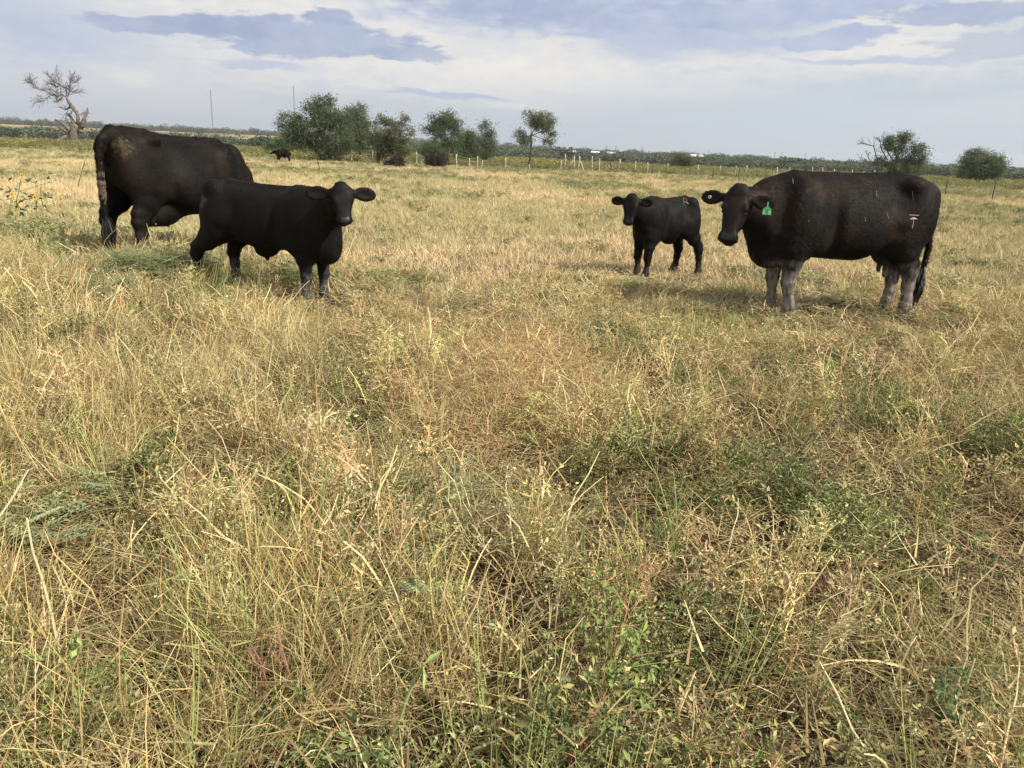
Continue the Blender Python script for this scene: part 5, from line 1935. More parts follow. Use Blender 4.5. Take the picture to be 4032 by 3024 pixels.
def p_litter(seed, n=46, rad=0.30):
    """broken straw lying criss-cross near the soil"""
    random.seed(seed)
    pm = PM()
    for _ in range(n):
        a, r = random.uniform(0, 6.28), rad * math.sqrt(random.random())
        an = random.uniform(0, 6.28)
        d = np.array([math.cos(an), math.sin(an), random.uniform(-0.05, 0.25)])
        p = np.array([math.cos(a) * r, math.sin(a) * r, abs(random.gauss(0.02, 0.03))])
        c = rc(STRAW + RED[:1], 0.6, 1.15)
        w = random.choice((0.0022, 0.003, 0.0042, 0.006))
        L = random.uniform(0.08, 0.30)
        q, d2 = pm.blade(p, d, L * 0.6, w, random.uniform(-0.4, 0.5), 3, c, c, [0, 0, 1])
        if random.random() < 0.7:
            d2 = d2 + np.array([random.uniform(-0.9, 0.9), random.uniform(-0.9, 0.9), random.uniform(-0.35, 0.3)])
            pm.blade(q, d2, L * 0.5, w, random.uniform(-0.3, 0.5), 2, c, c * 0.9, [0, 0, 1])
    return pm


def p_weed(seed, pal_stem, pal_leaf, h, n_br, leaf, per, lean=0.25, stem_r=0.0022):
    """branching annual weed: wiry stems carrying small leaves and seed husks"""
    random.seed(seed)
    pm = PM()
    H = random.uniform(*h)
    for s_ in range(random.choice((1, 2, 2, 3))):
        d = updir(lean)
        d /= np.linalg.norm(d)
        pts = [np.array([random.uniform(-0.03, 0.03), random.uniform(-0.03, 0.03), -0.02])]
        for k in range(5):
            pts.append(pts[-1] + d * H / 5)
            d = d + np.array([random.gauss(0, 0.13), random.gauss(0, 0.13), random.gauss(0, 0.06)])
            d /= np.linalg.norm(d)
        c = rc(pal_stem)
        pm.tube(pts, [stem_r, stem_r, stem_r * 0.85, stem_r * 0.7, stem_r * 0.55, stem_r * 0.35], c, c * 1.1, 3)
        for b in range(n_br):
            t = random.uniform(0.25, 1.0) * 4.99
            i = int(t)
            q = pts[i] + (pts[i + 1] - pts[i]) * (t - i)
            a = random.uniform(0, 6.28)
            bd = np.array([math.cos(a), math.sin(a), random.uniform(0.2, 1.1)])
            bd /= np.linalg.norm(bd)
            bl = random.uniform(0.04, 0.13) * (1.2 - 0.12 * t)
            e, ed = pm.blade(q, bd, bl, stem_r * 1.3, random.uniform(-0.2, 0.5), 2, c, c)
            for _ in range(per):
                p = q + (e - q) * random.uniform(0.15, 1.05)
                ld = bd + np.array([random.gauss(0, 0.8), random.gauss(0, 0.8), random.gauss(0, 0.6)])
                lc = rc(pal_leaf, 0.7, 1.25)
                L = random.uniform(*leaf)
                pm.leaf(p, ld, L, L * random.uniform(0.28, 0.5), lc)
    return pm


def p_spike(seed, pal, h):
    """weed with a bristly seed spike along the upper stem"""
    random.seed(seed)
    pm = PM()
    H = random.uniform(*h)
    d = updir(0.25)
    d /= np.linalg.norm(d)
    pts = [np.array([0, 0, -0.02])]
    for k in range(7):
        pts.append(pts[-1] + d * H / 7)
        d = d + np.array([random.gauss(0, 0.10), random.gauss(0, 0.10), -0.02 - 0.03 * k * random.random()])
        d /= np.linalg.norm(d)
    c = rc(pal)
    pm.tube(pts, [0.0034, 0.0033, 0.003, 0.0028, 0.0025, 0.002, 0.0016, 0.001], c, c, 4)
    for k in range(120):
        t = 3.2 + 3.75 * random.random()
        i = min(6, int(t))
        q = pts[i] + (pts[i + 1] - pts[i]) * (t - i)
        ax = pts[i + 1] - pts[i]
        ld = np.array([random.gauss(0, 1), random.gauss(0, 1), random.gauss(0, 1)]) + ax / np.linalg.norm(ax) * 0.8
        pm.leaf(q, ld, random.uniform(0.010, 0.018), 0.005, rc(OLIVE, 0.9, 1.4))
    for k in range(5):
        t = random.uniform(0.8, 3.4)
        i = int(t)
        q = pts[i] + (pts[i + 1] - pts[i]) * (t - i)
        pm.leaf(q, (random.uniform(-1, 1), random.uniform(-1, 1), random.uniform(-0.3, 0.6)), random.uniform(0.025, 0.05), 0.014, rc(OLIVE))
    return pm


def p_stalks(seed):
    """a few thick, bare, bleached stalks, kinked and leaning"""
    random.seed(seed)
    pm = PM()
    for _ in range(4):
        p = np.array([random.uniform(-0.08, 0.08), random.uniform(-0.08, 0.08), -0.01])
        d = updir(0.7)
        d /= np.linalg.norm(d)
        L = random.uniform(0.15, 0.42)
        w = random.uniform(0.0020, 0.0042)
        pts = [p]
        for k in range(5):
            pts.append(pts[-1] + d * L / 5)
            d = d + np.array([random.gauss(0, 0.22), random.gauss(0, 0.22), random.gauss(-0.04, 0.12)])
            d /= np.linalg.norm(d)
        c = rc(STRAW[:4] + STRAW[:4] + RED[:1] + OLIVE[:1], 0.9, 1.3)
        pm.tube(pts, [w, w, w * 0.95, w * 0.85, w * 0.7, w * 0.4], c, c * 1.08, 4)
    return pm


def meshes(pms, name):
    out = []
    for k, pm in enumerate(pms):
        me = pm.mesh('%s_source_%d' % (name, k))
        me.materials.append(M_PLANT)
        out.append(me)
    return out


PX_PATCH = []      # (photo px, py, radius px, ry px) patches by what grows there


def px_of(x, y):
    """photo pixel of ground points (vectorised)"""
    z = np.zeros_like(x)
    qx, qy, qz = x, y, z - CAM_H
    dep = qx * c_f[0] + qy * c_f[1] + qz * c_f[2]
    dep = np.maximum(dep, 0.05)
    return 2016 + FPX * (qx * c_r[0] + qy * c_r[1] + qz * c_r[2]) / dep, 1512 - FPX * (qx * c_u[0] + qy * c_u[1] + qz * c_u[2]) / dep


_G = {}


def world_patch(px, py, rx, ry):
    """a patch of ground: centre and radii in metres, from where it lies in the photo"""
    key = (px, py, rx, ry)
    if key not in _G:
        c = ground_px(px, py)
        e = ground_px(px + rx, py)
        n = ground_px(px, py - ry)
        s_ = ground_px(px, py + ry)
        _G[key] = (c[0], c[1], abs(e[0] - c[0]), max(0.15, (n[1] - s_[1]) / 2), (n[1] + s_[1]) / 2)
    return _G[key]


def in_patch(x, y, patch, soft=0.5):
    cx, cy, rx, ry, my = world_patch(*patch)
    q = np.sqrt(((x - cx) / rx) ** 2 + ((y - my) / ry) ** 2) + 0.5 * (vnoise(x + 20, y + 20, 2.6, 2) - 0.5)
    return 1 - _ss(1 - soft * 0.5, 1 + soft * 0.5, q)


P_STRAWBED = (2040, 1570, 330, 210)          # flattened orange straw in the middle
P_BARE = [(2560, 2560, 250, 120), (1800, 2330, 200, 90), (2700, 2900, 300, 100), (3420, 2200, 230, 60), (1950, 2420, 200, 80), (200, 2150, 120, 60), (2000, 2950, 300, 60)]
P_GREENGRASS = [(1350, 2200, 330, 260), (850, 2560, 380, 300), (1000, 2900, 500, 200), (3240, 1130, 260, 60), (2980, 1160, 130, 50), (2750, 1330, 160, 80), (2600, 1010, 120, 40)]
P_LEAFY = [(3250, 2350, 500, 420), (3650, 2700, 500, 350), (2400, 2700, 420, 260), (3800, 1750, 350, 350), (2950, 1950, 350, 200), (1950, 2680, 300, 150), (2400, 1980, 260, 150), (150, 800, 300, 150),
           (450, 1250, 420, 170), (1000, 1200, 260, 120), (350, 960, 300, 90), (1580, 1180, 330, 100), (2000, 1100, 330, 80), (2400, 1400, 260, 110), (3850, 1150, 200, 80)]


def tread(x, y):
    """how tall the growth stands: cropped and trodden where the cattle stand, shorter past the near weeds"""
    f = 1.0 - 0.42 * _ss(4.2, 7.0, y) * (1 - 0.8 * _ss(-1.6, -2.6, x) * _ss(10.5, 9.0, y))
    for cx, cy, r in ((3.1, 7.6, 1.7), (1.8, 9.6, 1.3), (-1.85, 7.25, 0.75)):
        f = f * (1 - 0.50 * _ss(r, r * 0.55, np.hypot(x - cx, y - cy)))
    return f




def spots(n, y0, y1, power=1.0, margin=1.3, slope=0.80):
    """points over the visible wedge of pasture and a step beyond it on both sides"""
    u = rng.random(n)
    a, b = y0 ** (2 - power), y1 ** (2 - power)
    y = (a + u * (b - a)) ** (1 / (2 - power))
    x = rng.uniform(-1, 1, n) * (slope * y + margin)
    return x, y


def place(x, y, tilt=0.12, s=(0.8, 1.25), zoff=0.0):
    n = len(x)
    z = hill_h(x, y) + 0.05 * (vnoise(x + 50, y + 50, 2.1, 3) - 0.5) * _ss(12, 8, np.hypot(x, y)) + zoff
    rot = np.stack([rng.normal(0, tilt, n), rng.normal(0, tilt, n), rng.uniform(0, 6.283, n)], 1)
    k = rng.uniform(*s, n)
    return np.stack([x, y, z], 1), rot, np.stack([k, k, k * rng.uniform(0.85, 1.15, n) * tread(x, y)], 1)


def mound(x, y):
    """0 in the trodden gaps, 1 where the growth stands in clumps"""
    return _ss(0.36, 0.62, 0.65 * vnoise(x + 3, y + 8, 1.5, 2) + 0.35 * vnoise(x + 70, y + 41, 3.6, 2))


def build_pasture():
    # --- straw tufts, near
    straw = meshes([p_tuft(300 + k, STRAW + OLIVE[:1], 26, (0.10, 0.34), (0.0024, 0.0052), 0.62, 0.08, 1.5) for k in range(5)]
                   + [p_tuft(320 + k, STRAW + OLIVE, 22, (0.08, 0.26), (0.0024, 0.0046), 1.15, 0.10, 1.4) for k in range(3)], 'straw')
    x, y = spots(11000, 1.0, 8.5, 0.55)
    m = mound(x, y)
    left = _ss(0.7, -0.7, x / (0.3 * y + 0.6))
    den = (0.10 + 0.95 * m) * (0.45 + 0.70 * left)
    for p in P_BARE:
        den *= 1 - 0.9 * in_patch(x, y, p)
    for p in P_LEAFY:
        den *= 1 - 0.45 * in_patch(x, y, p)
    den *= 1 - 0.9 * in_patch(x, y, P_STRAWBED)
    k = rng.random(len(x)) < den
    x, y, m, left = x[k], y[k], m[k], left[k]
    P, Rr, S = place(x, y, 0.24, (0.7, 1.2))
    S *= (0.55 + 0.60 * m)[:, None]
    S[:, 2] *= 0.85 + 0.35 * left
    warm = vnoise(x + 80, y + 60, 0.8, 3)[:, None]
    tint = np.array([[1.03, 1.03, 1.00]]) + (np.array([[1.09, 1.06, 0.93]]) - np.array([[1.03, 1.03, 1.00]])) * _ss(0.35, 0.65, warm)
    tint = tint * rng.uniform(0.75, 1.2, (len(x), 1))
    scatter('dry_grass', straw, P, Rr, S, rng.integers(0, 8, len(x)), tint, 'dry straw coloured grass tufts all over the near pasture', 'dry grass')

    # --- litter of broken straw
    lit = meshes([p_litter(400 + k) for k in range(5)], 'litter')
    x, y = spots(5200, 0.9, 9.0, 0.6)
    den = 0.5 + 0.4 * vnoise(x + 11, y + 3, 0.8, 3)
    for p in P_BARE:
        den *= 1 - 0.55 * in_patch(x, y, p)
    den *= 1 - 0.40 * _ss(0.0, 0.7, x)
    den = np.maximum(den, in_patch(x, y, P_STRAWBED))
    k = rng.random(len(x)) < den
    x, y = x[k], y[k]
    c = world_patch(*P_STRAWBED)
    n2 = 460
    a, r = rng.uniform(0, 6.283, n2), np.sqrt(rng.random(n2))
    x = np.concatenate([x, c[0] + np.cos(a) * r * c[2] * 1.05])
    y = np.concatenate([y, c[4] + np.sin(a) * r * c[3] * 1.05])
    P, Rr, S = place(x, y, 0.06, (0.75, 1.25))
    P[-n2:, 2] += rng.uniform(0, 0.09, n2)
    P[:-n2, 2] += np.abs(rng.normal(0, 0.06, len(x) - n2)) * mound(x[:-n2], y[:-n2])
    Rr[:-n2, :2] *= 2.5
    tint = rng.uniform(0.5, 1.0, (len(x), 1)) * np.array([[0.95, 0.95, 0.82]])
    tint[-n2:] = rng.uniform(0.9, 1.2, (n2, 1)) * np.array([[1.10, 0.99, 0.84]])
    scatter('straw_litter', lit, P, Rr, S, rng.integers(0, 5, len(x)), tint, 'broken straw lying criss cross on the dark soil', 'straw')

    # --- dry branching weeds
    dry = meshes([p_weed(500 + k, STRAW[:3] + STRAW[:3] + RED[:1] + OLIVE[:1], OLIVE + STRAW[:2], (0.16, 0.36), 12, (0.009, 0.021), 7, stem_r=0.0030) for k in range(6)]
                 + [p_stalks(540 + k) for k in range(4)], 'weed')
    x, y = spots(8600, 1.0, 9.0, 0.6)
    m = mound(x + 0.4, y - 0.3)
    den = 0.08 + 0.85 * m * _ss(0.30, 0.55, vnoise(x + 31, y + 77, 0.8, 3))
    for p in P_BARE:
        den *= 1 - 0.85 * in_patch(x, y, p)
    den *= 1 - 0.92 * in_patch(x, y, P_STRAWBED)
    k = rng.random(len(x)) < den
    x, y, m = x[k], y[k], m[k]
    P, Rr, S = place(x, y, 0.22, (0.7, 1.25))
    S *= (0.60 + 0.55 * m)[:, None]
    tint = rng.uniform(0.8, 1.3, (len(x), 1)) * (np.array([[1.03, 1.03, 0.98]]) + 0.12 * rng.normal(0, 0.5, (len(x), 3)))
    idx = rng.choice(10, len(x), p=[0.105] * 6 + [0.0925] * 4)
    scatter('dry_weeds', dry, P, Rr, S, idx, np.clip(tint, 0.4, 1.7), 'olive and straw coloured branching weeds and bare stalks among the grass', 'weeds')

    # --- leafy green weeds
    lf = meshes([p_weed(600 + k, LEAFG[:2] + OLIVE[:1] + RED[:1], LEAFG, (0.12, 0.26), 13, (0.013, 0.028), 8, 0.35, 0.0028) for k in range(6)]
                + [p_weed(640 + k, OLIVE + LEAFG[:1], OLIVE[:2] + LEAFG, (0.14, 0.30), 14, (0.009, 0.019), 9, 0.3, 0.0028) for k in range(4)], 'leafy')
    x, y = spots(9000, 1.0, 9.0, 0.6)
    m = mound(x - 0.5, y + 0.6)
    den = 0.10 + 0.60 * m * _ss(0.42, 0.60, vnoise(x + 131, y + 177, 0.9, 3))
    for p in P_LEAFY:
        den = np.maximum(den, (0.25 + 0.75 * m) * in_patch(x, y, p, 0.9))
    for p in P_BARE:
        den *= 1 - 0.9 * in_patch(x, y, p)
    den *= 1 - 0.95 * in_patch(x, y, P_STRAWBED)
    k = rng.random(len(x)) < den
    x, y, m = x[k], y[k], m[k]
    P, Rr, S = place(x, y, 0.18, (0.65, 1.15))
    S *= (0.65 + 0.50 * m)[:, None]
    tint = rng.uniform(0.8, 1.4, (len(x), 1)) * (np.array([[1.04, 1.0, 1.0]]) + 0.12 * rng.normal(0, 0.5, (len(x), 3)))
    scatter('leafy_weeds', lf, P, Rr, S, rng.integers(0, 10, len(x)), np.clip(tint, 0.4, 1.7), 'small leafy green weeds between the dry grass', 'weeds')

    # --- green grass clumps
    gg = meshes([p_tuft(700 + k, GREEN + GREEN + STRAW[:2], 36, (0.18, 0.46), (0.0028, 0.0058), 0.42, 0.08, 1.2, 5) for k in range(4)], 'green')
    x, y = spots(7000, 1.0, 9.0, 0.6)
    den = 0.02 + 0.10 * _ss(0.55, 0.7, vnoise(x + 231, y + 37, 0.8, 3))
    for p in P_GREENGRASS:
        den = np.maximum(den, (0.25 + 0.75 * mound(x, y)) * 0.85 * in_patch(x, y, p, 1.0))
    k = rng.random(len(x)) < den
    x, y = x[k], y[k]
    P, Rr, S = place(x, y, 0.22, (0.55, 1.05))
    tint = rng.uniform(0.85, 1.3, (len(x), 1)) * np.array([[1.06, 1.0, 0.95]])
    scatter('green_grass', gg, P, Rr, S, rng.integers(0, 4, len(x)), tint, 'clumps of long green grass blades among the straw', 'green grass')

    # --- pasture further off: coarser tufts
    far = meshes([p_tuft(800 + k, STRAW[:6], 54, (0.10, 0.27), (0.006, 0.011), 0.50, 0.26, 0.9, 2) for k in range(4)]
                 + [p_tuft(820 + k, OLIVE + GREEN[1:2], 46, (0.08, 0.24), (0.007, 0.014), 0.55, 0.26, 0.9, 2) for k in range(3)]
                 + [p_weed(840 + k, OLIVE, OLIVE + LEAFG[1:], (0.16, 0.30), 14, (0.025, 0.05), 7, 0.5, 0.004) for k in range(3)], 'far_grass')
    x, y = spots(27000, 7.6, 64.0, 1.05, 2.0, 0.78)
    pale = vnoise(x + 61, y * 0.8 + 17, 0.16, 3)
    gr = vnoise(x + 261, y * 0.7 + 117, 0.20, 3)
    gprob = _ss(0.44, 0.62, gr) * 0.85
    # greener towards the fence belt and on the right, pale on the left and middle
    gprob = np.clip(gprob + 0.45 * _ss(34, 58, y) + 0.12 * _ss(0.0, 0.5, x / y) - 0.40 * _ss(10, 14, y) * _ss(40, 30, y) * _ss(0.05, -0.35, x / y) + 0.35 * _ss(10.5, 8.0, y), 0.05, 0.95)
    isg = rng.random(len(x)) < gprob
    leafy = rng.random(len(x)) < 0.30
    idx = np.where(isg, np.where(leafy, 7 + rng.integers(0, 3, len(x)), 4 + rng.integers(0, 3, len(x))), rng.integers(0, 4, len(x)))
    P, Rr, S = place(x, y, 0.12, (0.75, 1.25))
    S *= (1.0 + 0.012 * np.clip(y - 10, 0, 60))[:, None]
    pk = _ss(0.42, 0.60, pale)[:, None]
    tint = np.array([[0.94, 1.00, 1.02]]) + (np.array([[1.20, 1.18, 1.30]]) - np.array([[0.94, 1.00, 1.02]])) * pk
    tint = tint * rng.uniform(0.82, 1.15, (len(x), 1))
    scatter('pasture_grass', far, P, Rr, S, idx, tint, 'pale dry grass and low weeds covering the pasture back to the fences', 'dry grass')


build_pasture()


# ------------------------------------------------------------------ single plants that stand out
def stalk_pts(base_px, top_px, lean_y=0.0, bow=0.05, n=7):
    """a stalk standing at base_px whose tip is seen at top_px"""
    B = ground_px(*base_px)
    T = at_depth(top_px[0], top_px[1], B[1] + lean_y)
    return B, curve_pts((0, 0, -0.02), T - B, bow, n)


def finish(root_name, B, parts, label, cat, group=None):
    root = empty(root_name, B)
    tag(root, label, cat, group)
    for nm, pm in parts:
        if pm.V:
            me = pm.mesh(nm)
            new_obj(nm, me, M_PLANT_SOLO, root)
    return root


def spike_weed(base, top, label, r=0.0038, frac=0.45, col=(0.50, 0.47, 0.23), lean=0.0, bow=0.08, head=1.0):
    B, pts = stalk_pts(base, top, lean, bow, 9)
    st, hd, lv = PM(), PM(), PM()
    c = np.array(col)
    n = len(pts)
    st.tube(pts, [r * (1 - 0.7 * i / (n - 1)) for i in range(n)], c * 0.95, c * 1.05, 5)
    for k in range(int(260 * head)):
        t = (1 - frac * random.random()) * (n - 1.001)
        i = int(t)
        q = pts[i] + (pts[i + 1] - pts[i]) * (t - i)
        ax = (pts[i + 1] - pts[i]) / np.linalg.norm(pts[i + 1] - pts[i])
        v = np.array([random.gauss(0, 1), random.gauss(0, 1), random.gauss(0, 1)])
        hd.leaf(q, v / np.linalg.norm(v) + ax * 0.5, random.uniform(0.010, 0.019), 0.0055, c * random.uniform(0.75, 1.25))
    for k in range(7):
        t = random.uniform(0.1, 1 - frac) * (n - 1.001)
        i = int(t)
        lv.leaf(pts[i], (random.uniform(-1, 1), random.uniform(-1, 1), random.uniform(-0.2, 0.7)), random.uniform(0.03, 0.06), 0.015, rc(OLIVE + LEAFG[:2]))
    return finish('seed_spike_weed', B, (('stem', st), ('seed_head', hd), ('leaves', lv)), label, 'weed', 'bristly seed spike weeds')


random.seed(42)
spike_weed((1700, 2640), (1996, 2487), 'bristly seed spike bending far to the right over the bare soil, near the bottom centre', bow=0.16, frac=0.6)
spike_weed((2178, 2495), (2205, 2190), 'slender upright pale seed spike standing alone above the bare soil right of centre', frac=0.7, r=0.003, col=(0.60, 0.56, 0.33))
spike_weed((745, 1810), (585, 1450), 'long straw coloured seed spike leaning left in the grass below the big calf', frac=0.55, col=(0.58, 0.52, 0.25))
spike_weed((650, 1970), (468, 1745), 'thick yellowish seed spike leaning left, next below the long straw coloured one', frac=0.6, col=(0.56, 0.48, 0.20))
spike_weed((130, 1790), (118, 1690), 'short curled green seed spike at the left edge of the pasture', frac=0.8, bow=0.35, col=(0.40, 0.40, 0.17))
spike_weed((1850, 3000), (1870, 2600), 'tall drooping seed spike rising from the bottom edge at the centre', frac=0.4, col=(0.46, 0.44, 0.20))
spike_weed((2540, 1790), (2505, 1600), 'yellow green seed spike in the leafy patch right of the flattened straw', frac=0.6, col=(0.46, 0.47, 0.17))
spike_weed((3060, 2580), (3062, 2480), 'stubby green seed spike between dark leafy weeds at the lower right', frac=0.8, col=(0.30, 0.34, 0.14))


def bare_stalk(base, top, label, r=0.004, col=(0.62, 0.55, 0.33), name='dry_stalk', group=None, bow=0.06, fork=0, leaf=0, lean=0.0):
    B, pts = stalk_pts(base, top, lean, bow, 7)
    st, lv = PM(), PM()
    c = np.array(col)
    n = len(pts)
    st.tube(pts, [r * (1 - 0.45 * i / (n - 1)) for i in range(n)], c * 0.95, c * 1.08, 6)
    # nodes on the stalk
    for i in range(1, n - 1):
        st.tube([pts[i] - (pts[i + 1] - pts[i]) * 0.03, pts[i], pts[i] + (pts[i + 1] - pts[i]) * 0.03], [r * 0.8, r * 1.15, r * 0.8], c * 0.75, c * 0.8, 6)
    L = np.linalg.norm(pts[-1] - pts[0])
    for _ in range(fork):
        i = random.randrange(2, n - 1)
        d = (pts[i] - pts[i - 1]) / np.linalg.norm(pts[i] - pts[i - 1]) + np.array([random.uniform(-0.9, 0.9), random.uniform(-0.9, 0.9), random.uniform(0, 0.6)])
        d /= np.linalg.norm(d)
        e = pts[i] + d * L * random.uniform(0.2, 0.5)
        q = curve_pts(pts[i], e, 0.12, 4)
        st.tube(q, [r * 0.55, r * 0.45, r * 0.35, r * 0.2], c, c * 1.1, 4)
    for _ in range(leaf):
        i = random.randrange(1, n)
        lv.leaf(pts[i], (random.uniform(-1, 1), random.uniform(-1, 1), random.uniform(-0.6, 0.4)), random.uniform(0.035, 0.065), 0.014, rc(LEAFG[1:2] + GREEN))
    return finish(name, B, (('stem', st), ('leaves', lv)), label, 'stalk', group)


bare_stalk((1500, 3020), (1665, 2620), 'thick pale green stalk leaning right from the bottom edge, left of centre', 0.0062, (0.42, 0.45, 0.20), leaf=5)
bare_stalk((236, 2830), (105, 2040), 'long pale jointed stalk leaning far to the left in the lower left grass', 0.0048, (0.62, 0.54, 0.30), lean=0.35)
bare_stalk((318, 3020), (288, 2655), 'upright pale green stalk rising from the bottom edge at the far left', 0.0048, (0.50, 0.48, 0.24))
bare_stalk((815, 2800), (856, 2620), 'short thick green stalk in the long green grass at the lower left', 0.0065, (0.40, 0.42, 0.17), leaf=3)
bare_stalk((3172, 2880), (3268, 2665), 'stout grey brown stalk leaning right among leafy weeds at the lower right', 0.0085, (0.33, 0.26, 0.17), leaf=3)
bare_stalk((3272, 3030), (3302, 2845), 'thick dark red stalk rising from the bottom edge at the right', 0.0065, (0.28, 0.12, 0.085))
bare_stalk((3442, 2590), (3292, 2210), 'long reddish stalk leaning left across the leafy weeds at the right', 0.0042, (0.40, 0.20, 0.15), lean=0.25, fork=3)
bare_stalk((3632, 2900), (3502, 2705), 'pale cut stalk leaning left at the lower right, beside the bright green weed', 0.0048, (0.66, 0.58, 0.33))
bare_stalk((2170, 1700), (2085, 1560), 'thin bleached stalk standing in the flattened orange straw', 0.0026, (0.66, 0.56, 0.33))
bare_stalk((303, 752), (332, 640), 'thin dark dry stalk standing alone in the pale grass left of the grazing cow', 0.012, (0.20, 0.15, 0.11), fork=3)
bare_stalk((1259, 690), (1252, 634), 'tiny bare dead sapling in the pale grass in front of the grove', 0.022, (0.19, 0.14, 0.11), fork=4)
bare_stalk((2928, 1232), (2982, 1142), 'forked pale green stalk leaning right just left of the tagged cow front legs', 0.008, (0.58, 0.56, 0.28), fork=2)
bare_stalk((2888, 1205), (2890, 1070), 'thin upright straw stalk left of the tagged cow front legs', 0.006, (0.56, 0.48, 0.25))
bare_stalk((1745, 2110), (1790, 1800), 'tall thin pale stalk with a forked top below the flattened straw', 0.0034, (0.64, 0.58, 0.36), fork=3)
bare_stalk((3690, 1230), (3900, 1130), 'long bleached stalk leaning right beside the tagged cow tail', 0.006, (0.62, 0.55, 0.34))
bare_stalk((2430, 1220), (2462, 1075), 'thin pale straw stalk standing alone left of the smaller calf front legs', 0.005, (0.62, 0.54, 0.32))


def leafy_plant(base, w, h_m, label, n_stem=6, leaves=26, pal=None, leaf=(0.025, 0.05), lw=0.4, stem_col=(0.40, 0.40, 0.18), name='leafy_weed', cut=0, group=None, r=0.003):
    """w in photo pixels at the plant's own distance, h in metres"""
    B = ground_px(*base)
    wm = w * B[1] / FPX / 2
    st, lv, ct = PM(), PM(), PM()
    pal = pal or LEAFG
    for s_ in range(n_stem):
        b = np.array([random.uniform(-1, 1) * wm * 0.6, random.uniform(-1, 1) * wm * 0.5, -0.02])
        e = np.array([b[0] * 1.5 + random.gauss(0, wm * 0.2), b[1] * 1.4, h_m * random.uniform(0.55, 1.0)])
        q = curve_pts(b, e, 0.10, 6)
        c = np.array(stem_col) * random.uniform(0.8, 1.2)
        st.tube(q, [r, r * 0.95, r * 0.85, r * 0.7, r * 0.55, r * 0.35], c, c, 5)
        for _ in range(leaves):
            t = random.uniform(0.15, 1.0) * 4.999
            i = int(t)
            p = q[i] + (q[i + 1] - q[i]) * (t - i)
            d = np.array([random.gauss(0, 1), random.gauss(0, 1), random.gauss(0.25, 0.5)])
            L = random.uniform(*leaf) * (1.15 - 0.12 * t)
            lv.leaf(p, d, L, L * lw, rc(pal, 0.75, 1.3))
    for _ in range(cut):
        b = np.array([random.uniform(-1, 1) * wm, random.uniform(-1, 1) * wm * 0.4, -0.02])
        e = b + np.array([random.gauss(0, 0.05), random.gauss(0, 0.04), h_m * random.uniform(0.5, 0.85)])
        c = np.array((0.58, 0.56, 0.31)) * random.uniform(0.85, 1.15)
        ct.tube(curve_pts(b, e, 0.04, 4), [0.0038, 0.0036, 0.0034, 0.0032], c, c, 5)
    return finish(name, B, (('stem', st), ('leaves', lv), ('cut_stems', ct)), label, 'weed', group)


leafy_plant((3745, 2905), 330, 0.27, 'bright green leafy weed with pale cut stems in the lower right corner', 7, 40, [np.array((0.13, 0.21, 0.095)), np.array((0.10, 0.165, 0.07)), np.array((0.17, 0.25, 0.11))], (0.022, 0.045), 0.34, cut=9)
leafy_plant((950, 1215), 250, 0.34, 'bright green leafy weed in front of the big calf hind legs', 9, 34, [np.array((0.20, 0.26, 0.11)), np.array((0.26, 0.32, 0.13)), np.array((0.16, 0.21, 0.09))], (0.03, 0.055), 0.28)
leafy_plant((1130, 1220), 210, 0.30, 'brown withered leafy weed between the big calf front and hind legs', 9, 30, [np.array((0.24, 0.17, 0.10)), np.array((0.30, 0.20, 0.12)), np.array((0.20, 0.16, 0.09))], (0.02, 0.04), 0.35, (0.30, 0.20, 0.12))
leafy_plant((1215, 1230), 150, 0.24, 'yellow green weed at the big calf nearest front hoof', 6, 24, [np.array((0.38, 0.38, 0.18)), np.array((0.30, 0.33, 0.15))], (0.02, 0.04), 0.3)
leafy_plant((2500, 1770), 190, 0.24, 'pale yellow green weed at the right of the flattened orange straw', 6, 34, [np.array((0.36, 0.38, 0.15)), np.array((0.29, 0.33, 0.13))], (0.025, 0.045), 0.5)
leafy_plant((2980, 1205), 170, 0.28, 'dark green weed clump in shade just left of the tagged cow', 9, 30, [np.array((0.17, 0.19, 0.085)), np.array((0.21, 0.23, 0.10))], (0.025, 0.05), 0.22)
leafy_plant((3270, 1190), 230, 0.26, 'blue green weed clump under the belly of the tagged cow', 10, 30, [np.array((0.17, 0.23, 0.125)), np.array((0.22, 0.27, 0.14))], (0.03, 0.06), 0.2)
leafy_plant((1560, 2700), 200, 0.10, 'low dark green broad leaved plant in the bottom centre litter', 5, 16, [np.array((0.075, 0.12, 0.045))], (0.04, 0.065), 0.55, name='broadleaf_plant')
leafy_plant((1980, 2620), 240, 0.10, 'low dark green broad leaved plant beside the bending seed spike', 6, 16, [np.array((0.07, 0.115, 0.042))], (0.04, 0.065), 0.55, name='broadleaf_plant')
leafy_plant((3020, 2640), 260, 0.10, 'low dark green broad leaved plant under the stubby green seed spike', 6, 16, [np.array((0.07, 0.115, 0.042))], (0.04, 0.07), 0.55, name='broadleaf_plant')
leafy_plant((2690, 1690), 230, 0.22, 'pale silvery dry branching weed left of the dark gap right of centre', 12, 6, [np.array((0.55, 0.55, 0.34))], (0.012, 0.025), 0.3, (0.62, 0.62, 0.40), name='dry_weed')
leafy_plant((1175, 1400), 170, 0.32, 'clump of pale bleached upright stems below the big calf', 14, 4, [np.array((0.60, 0.53, 0.32))], (0.015, 0.03), 0.25, (0.70, 0.63, 0.40), name='dry_weed', r=0.0045)
leafy_plant((1075, 2800), 190, 0.30, 'clump of reddish pink grass stems in the green grass at the lower left', 16, 3, [np.array((0.42, 0.26, 0.18))], (0.02, 0.04), 0.2, (0.42, 0.235, 0.17), name='dry_weed')
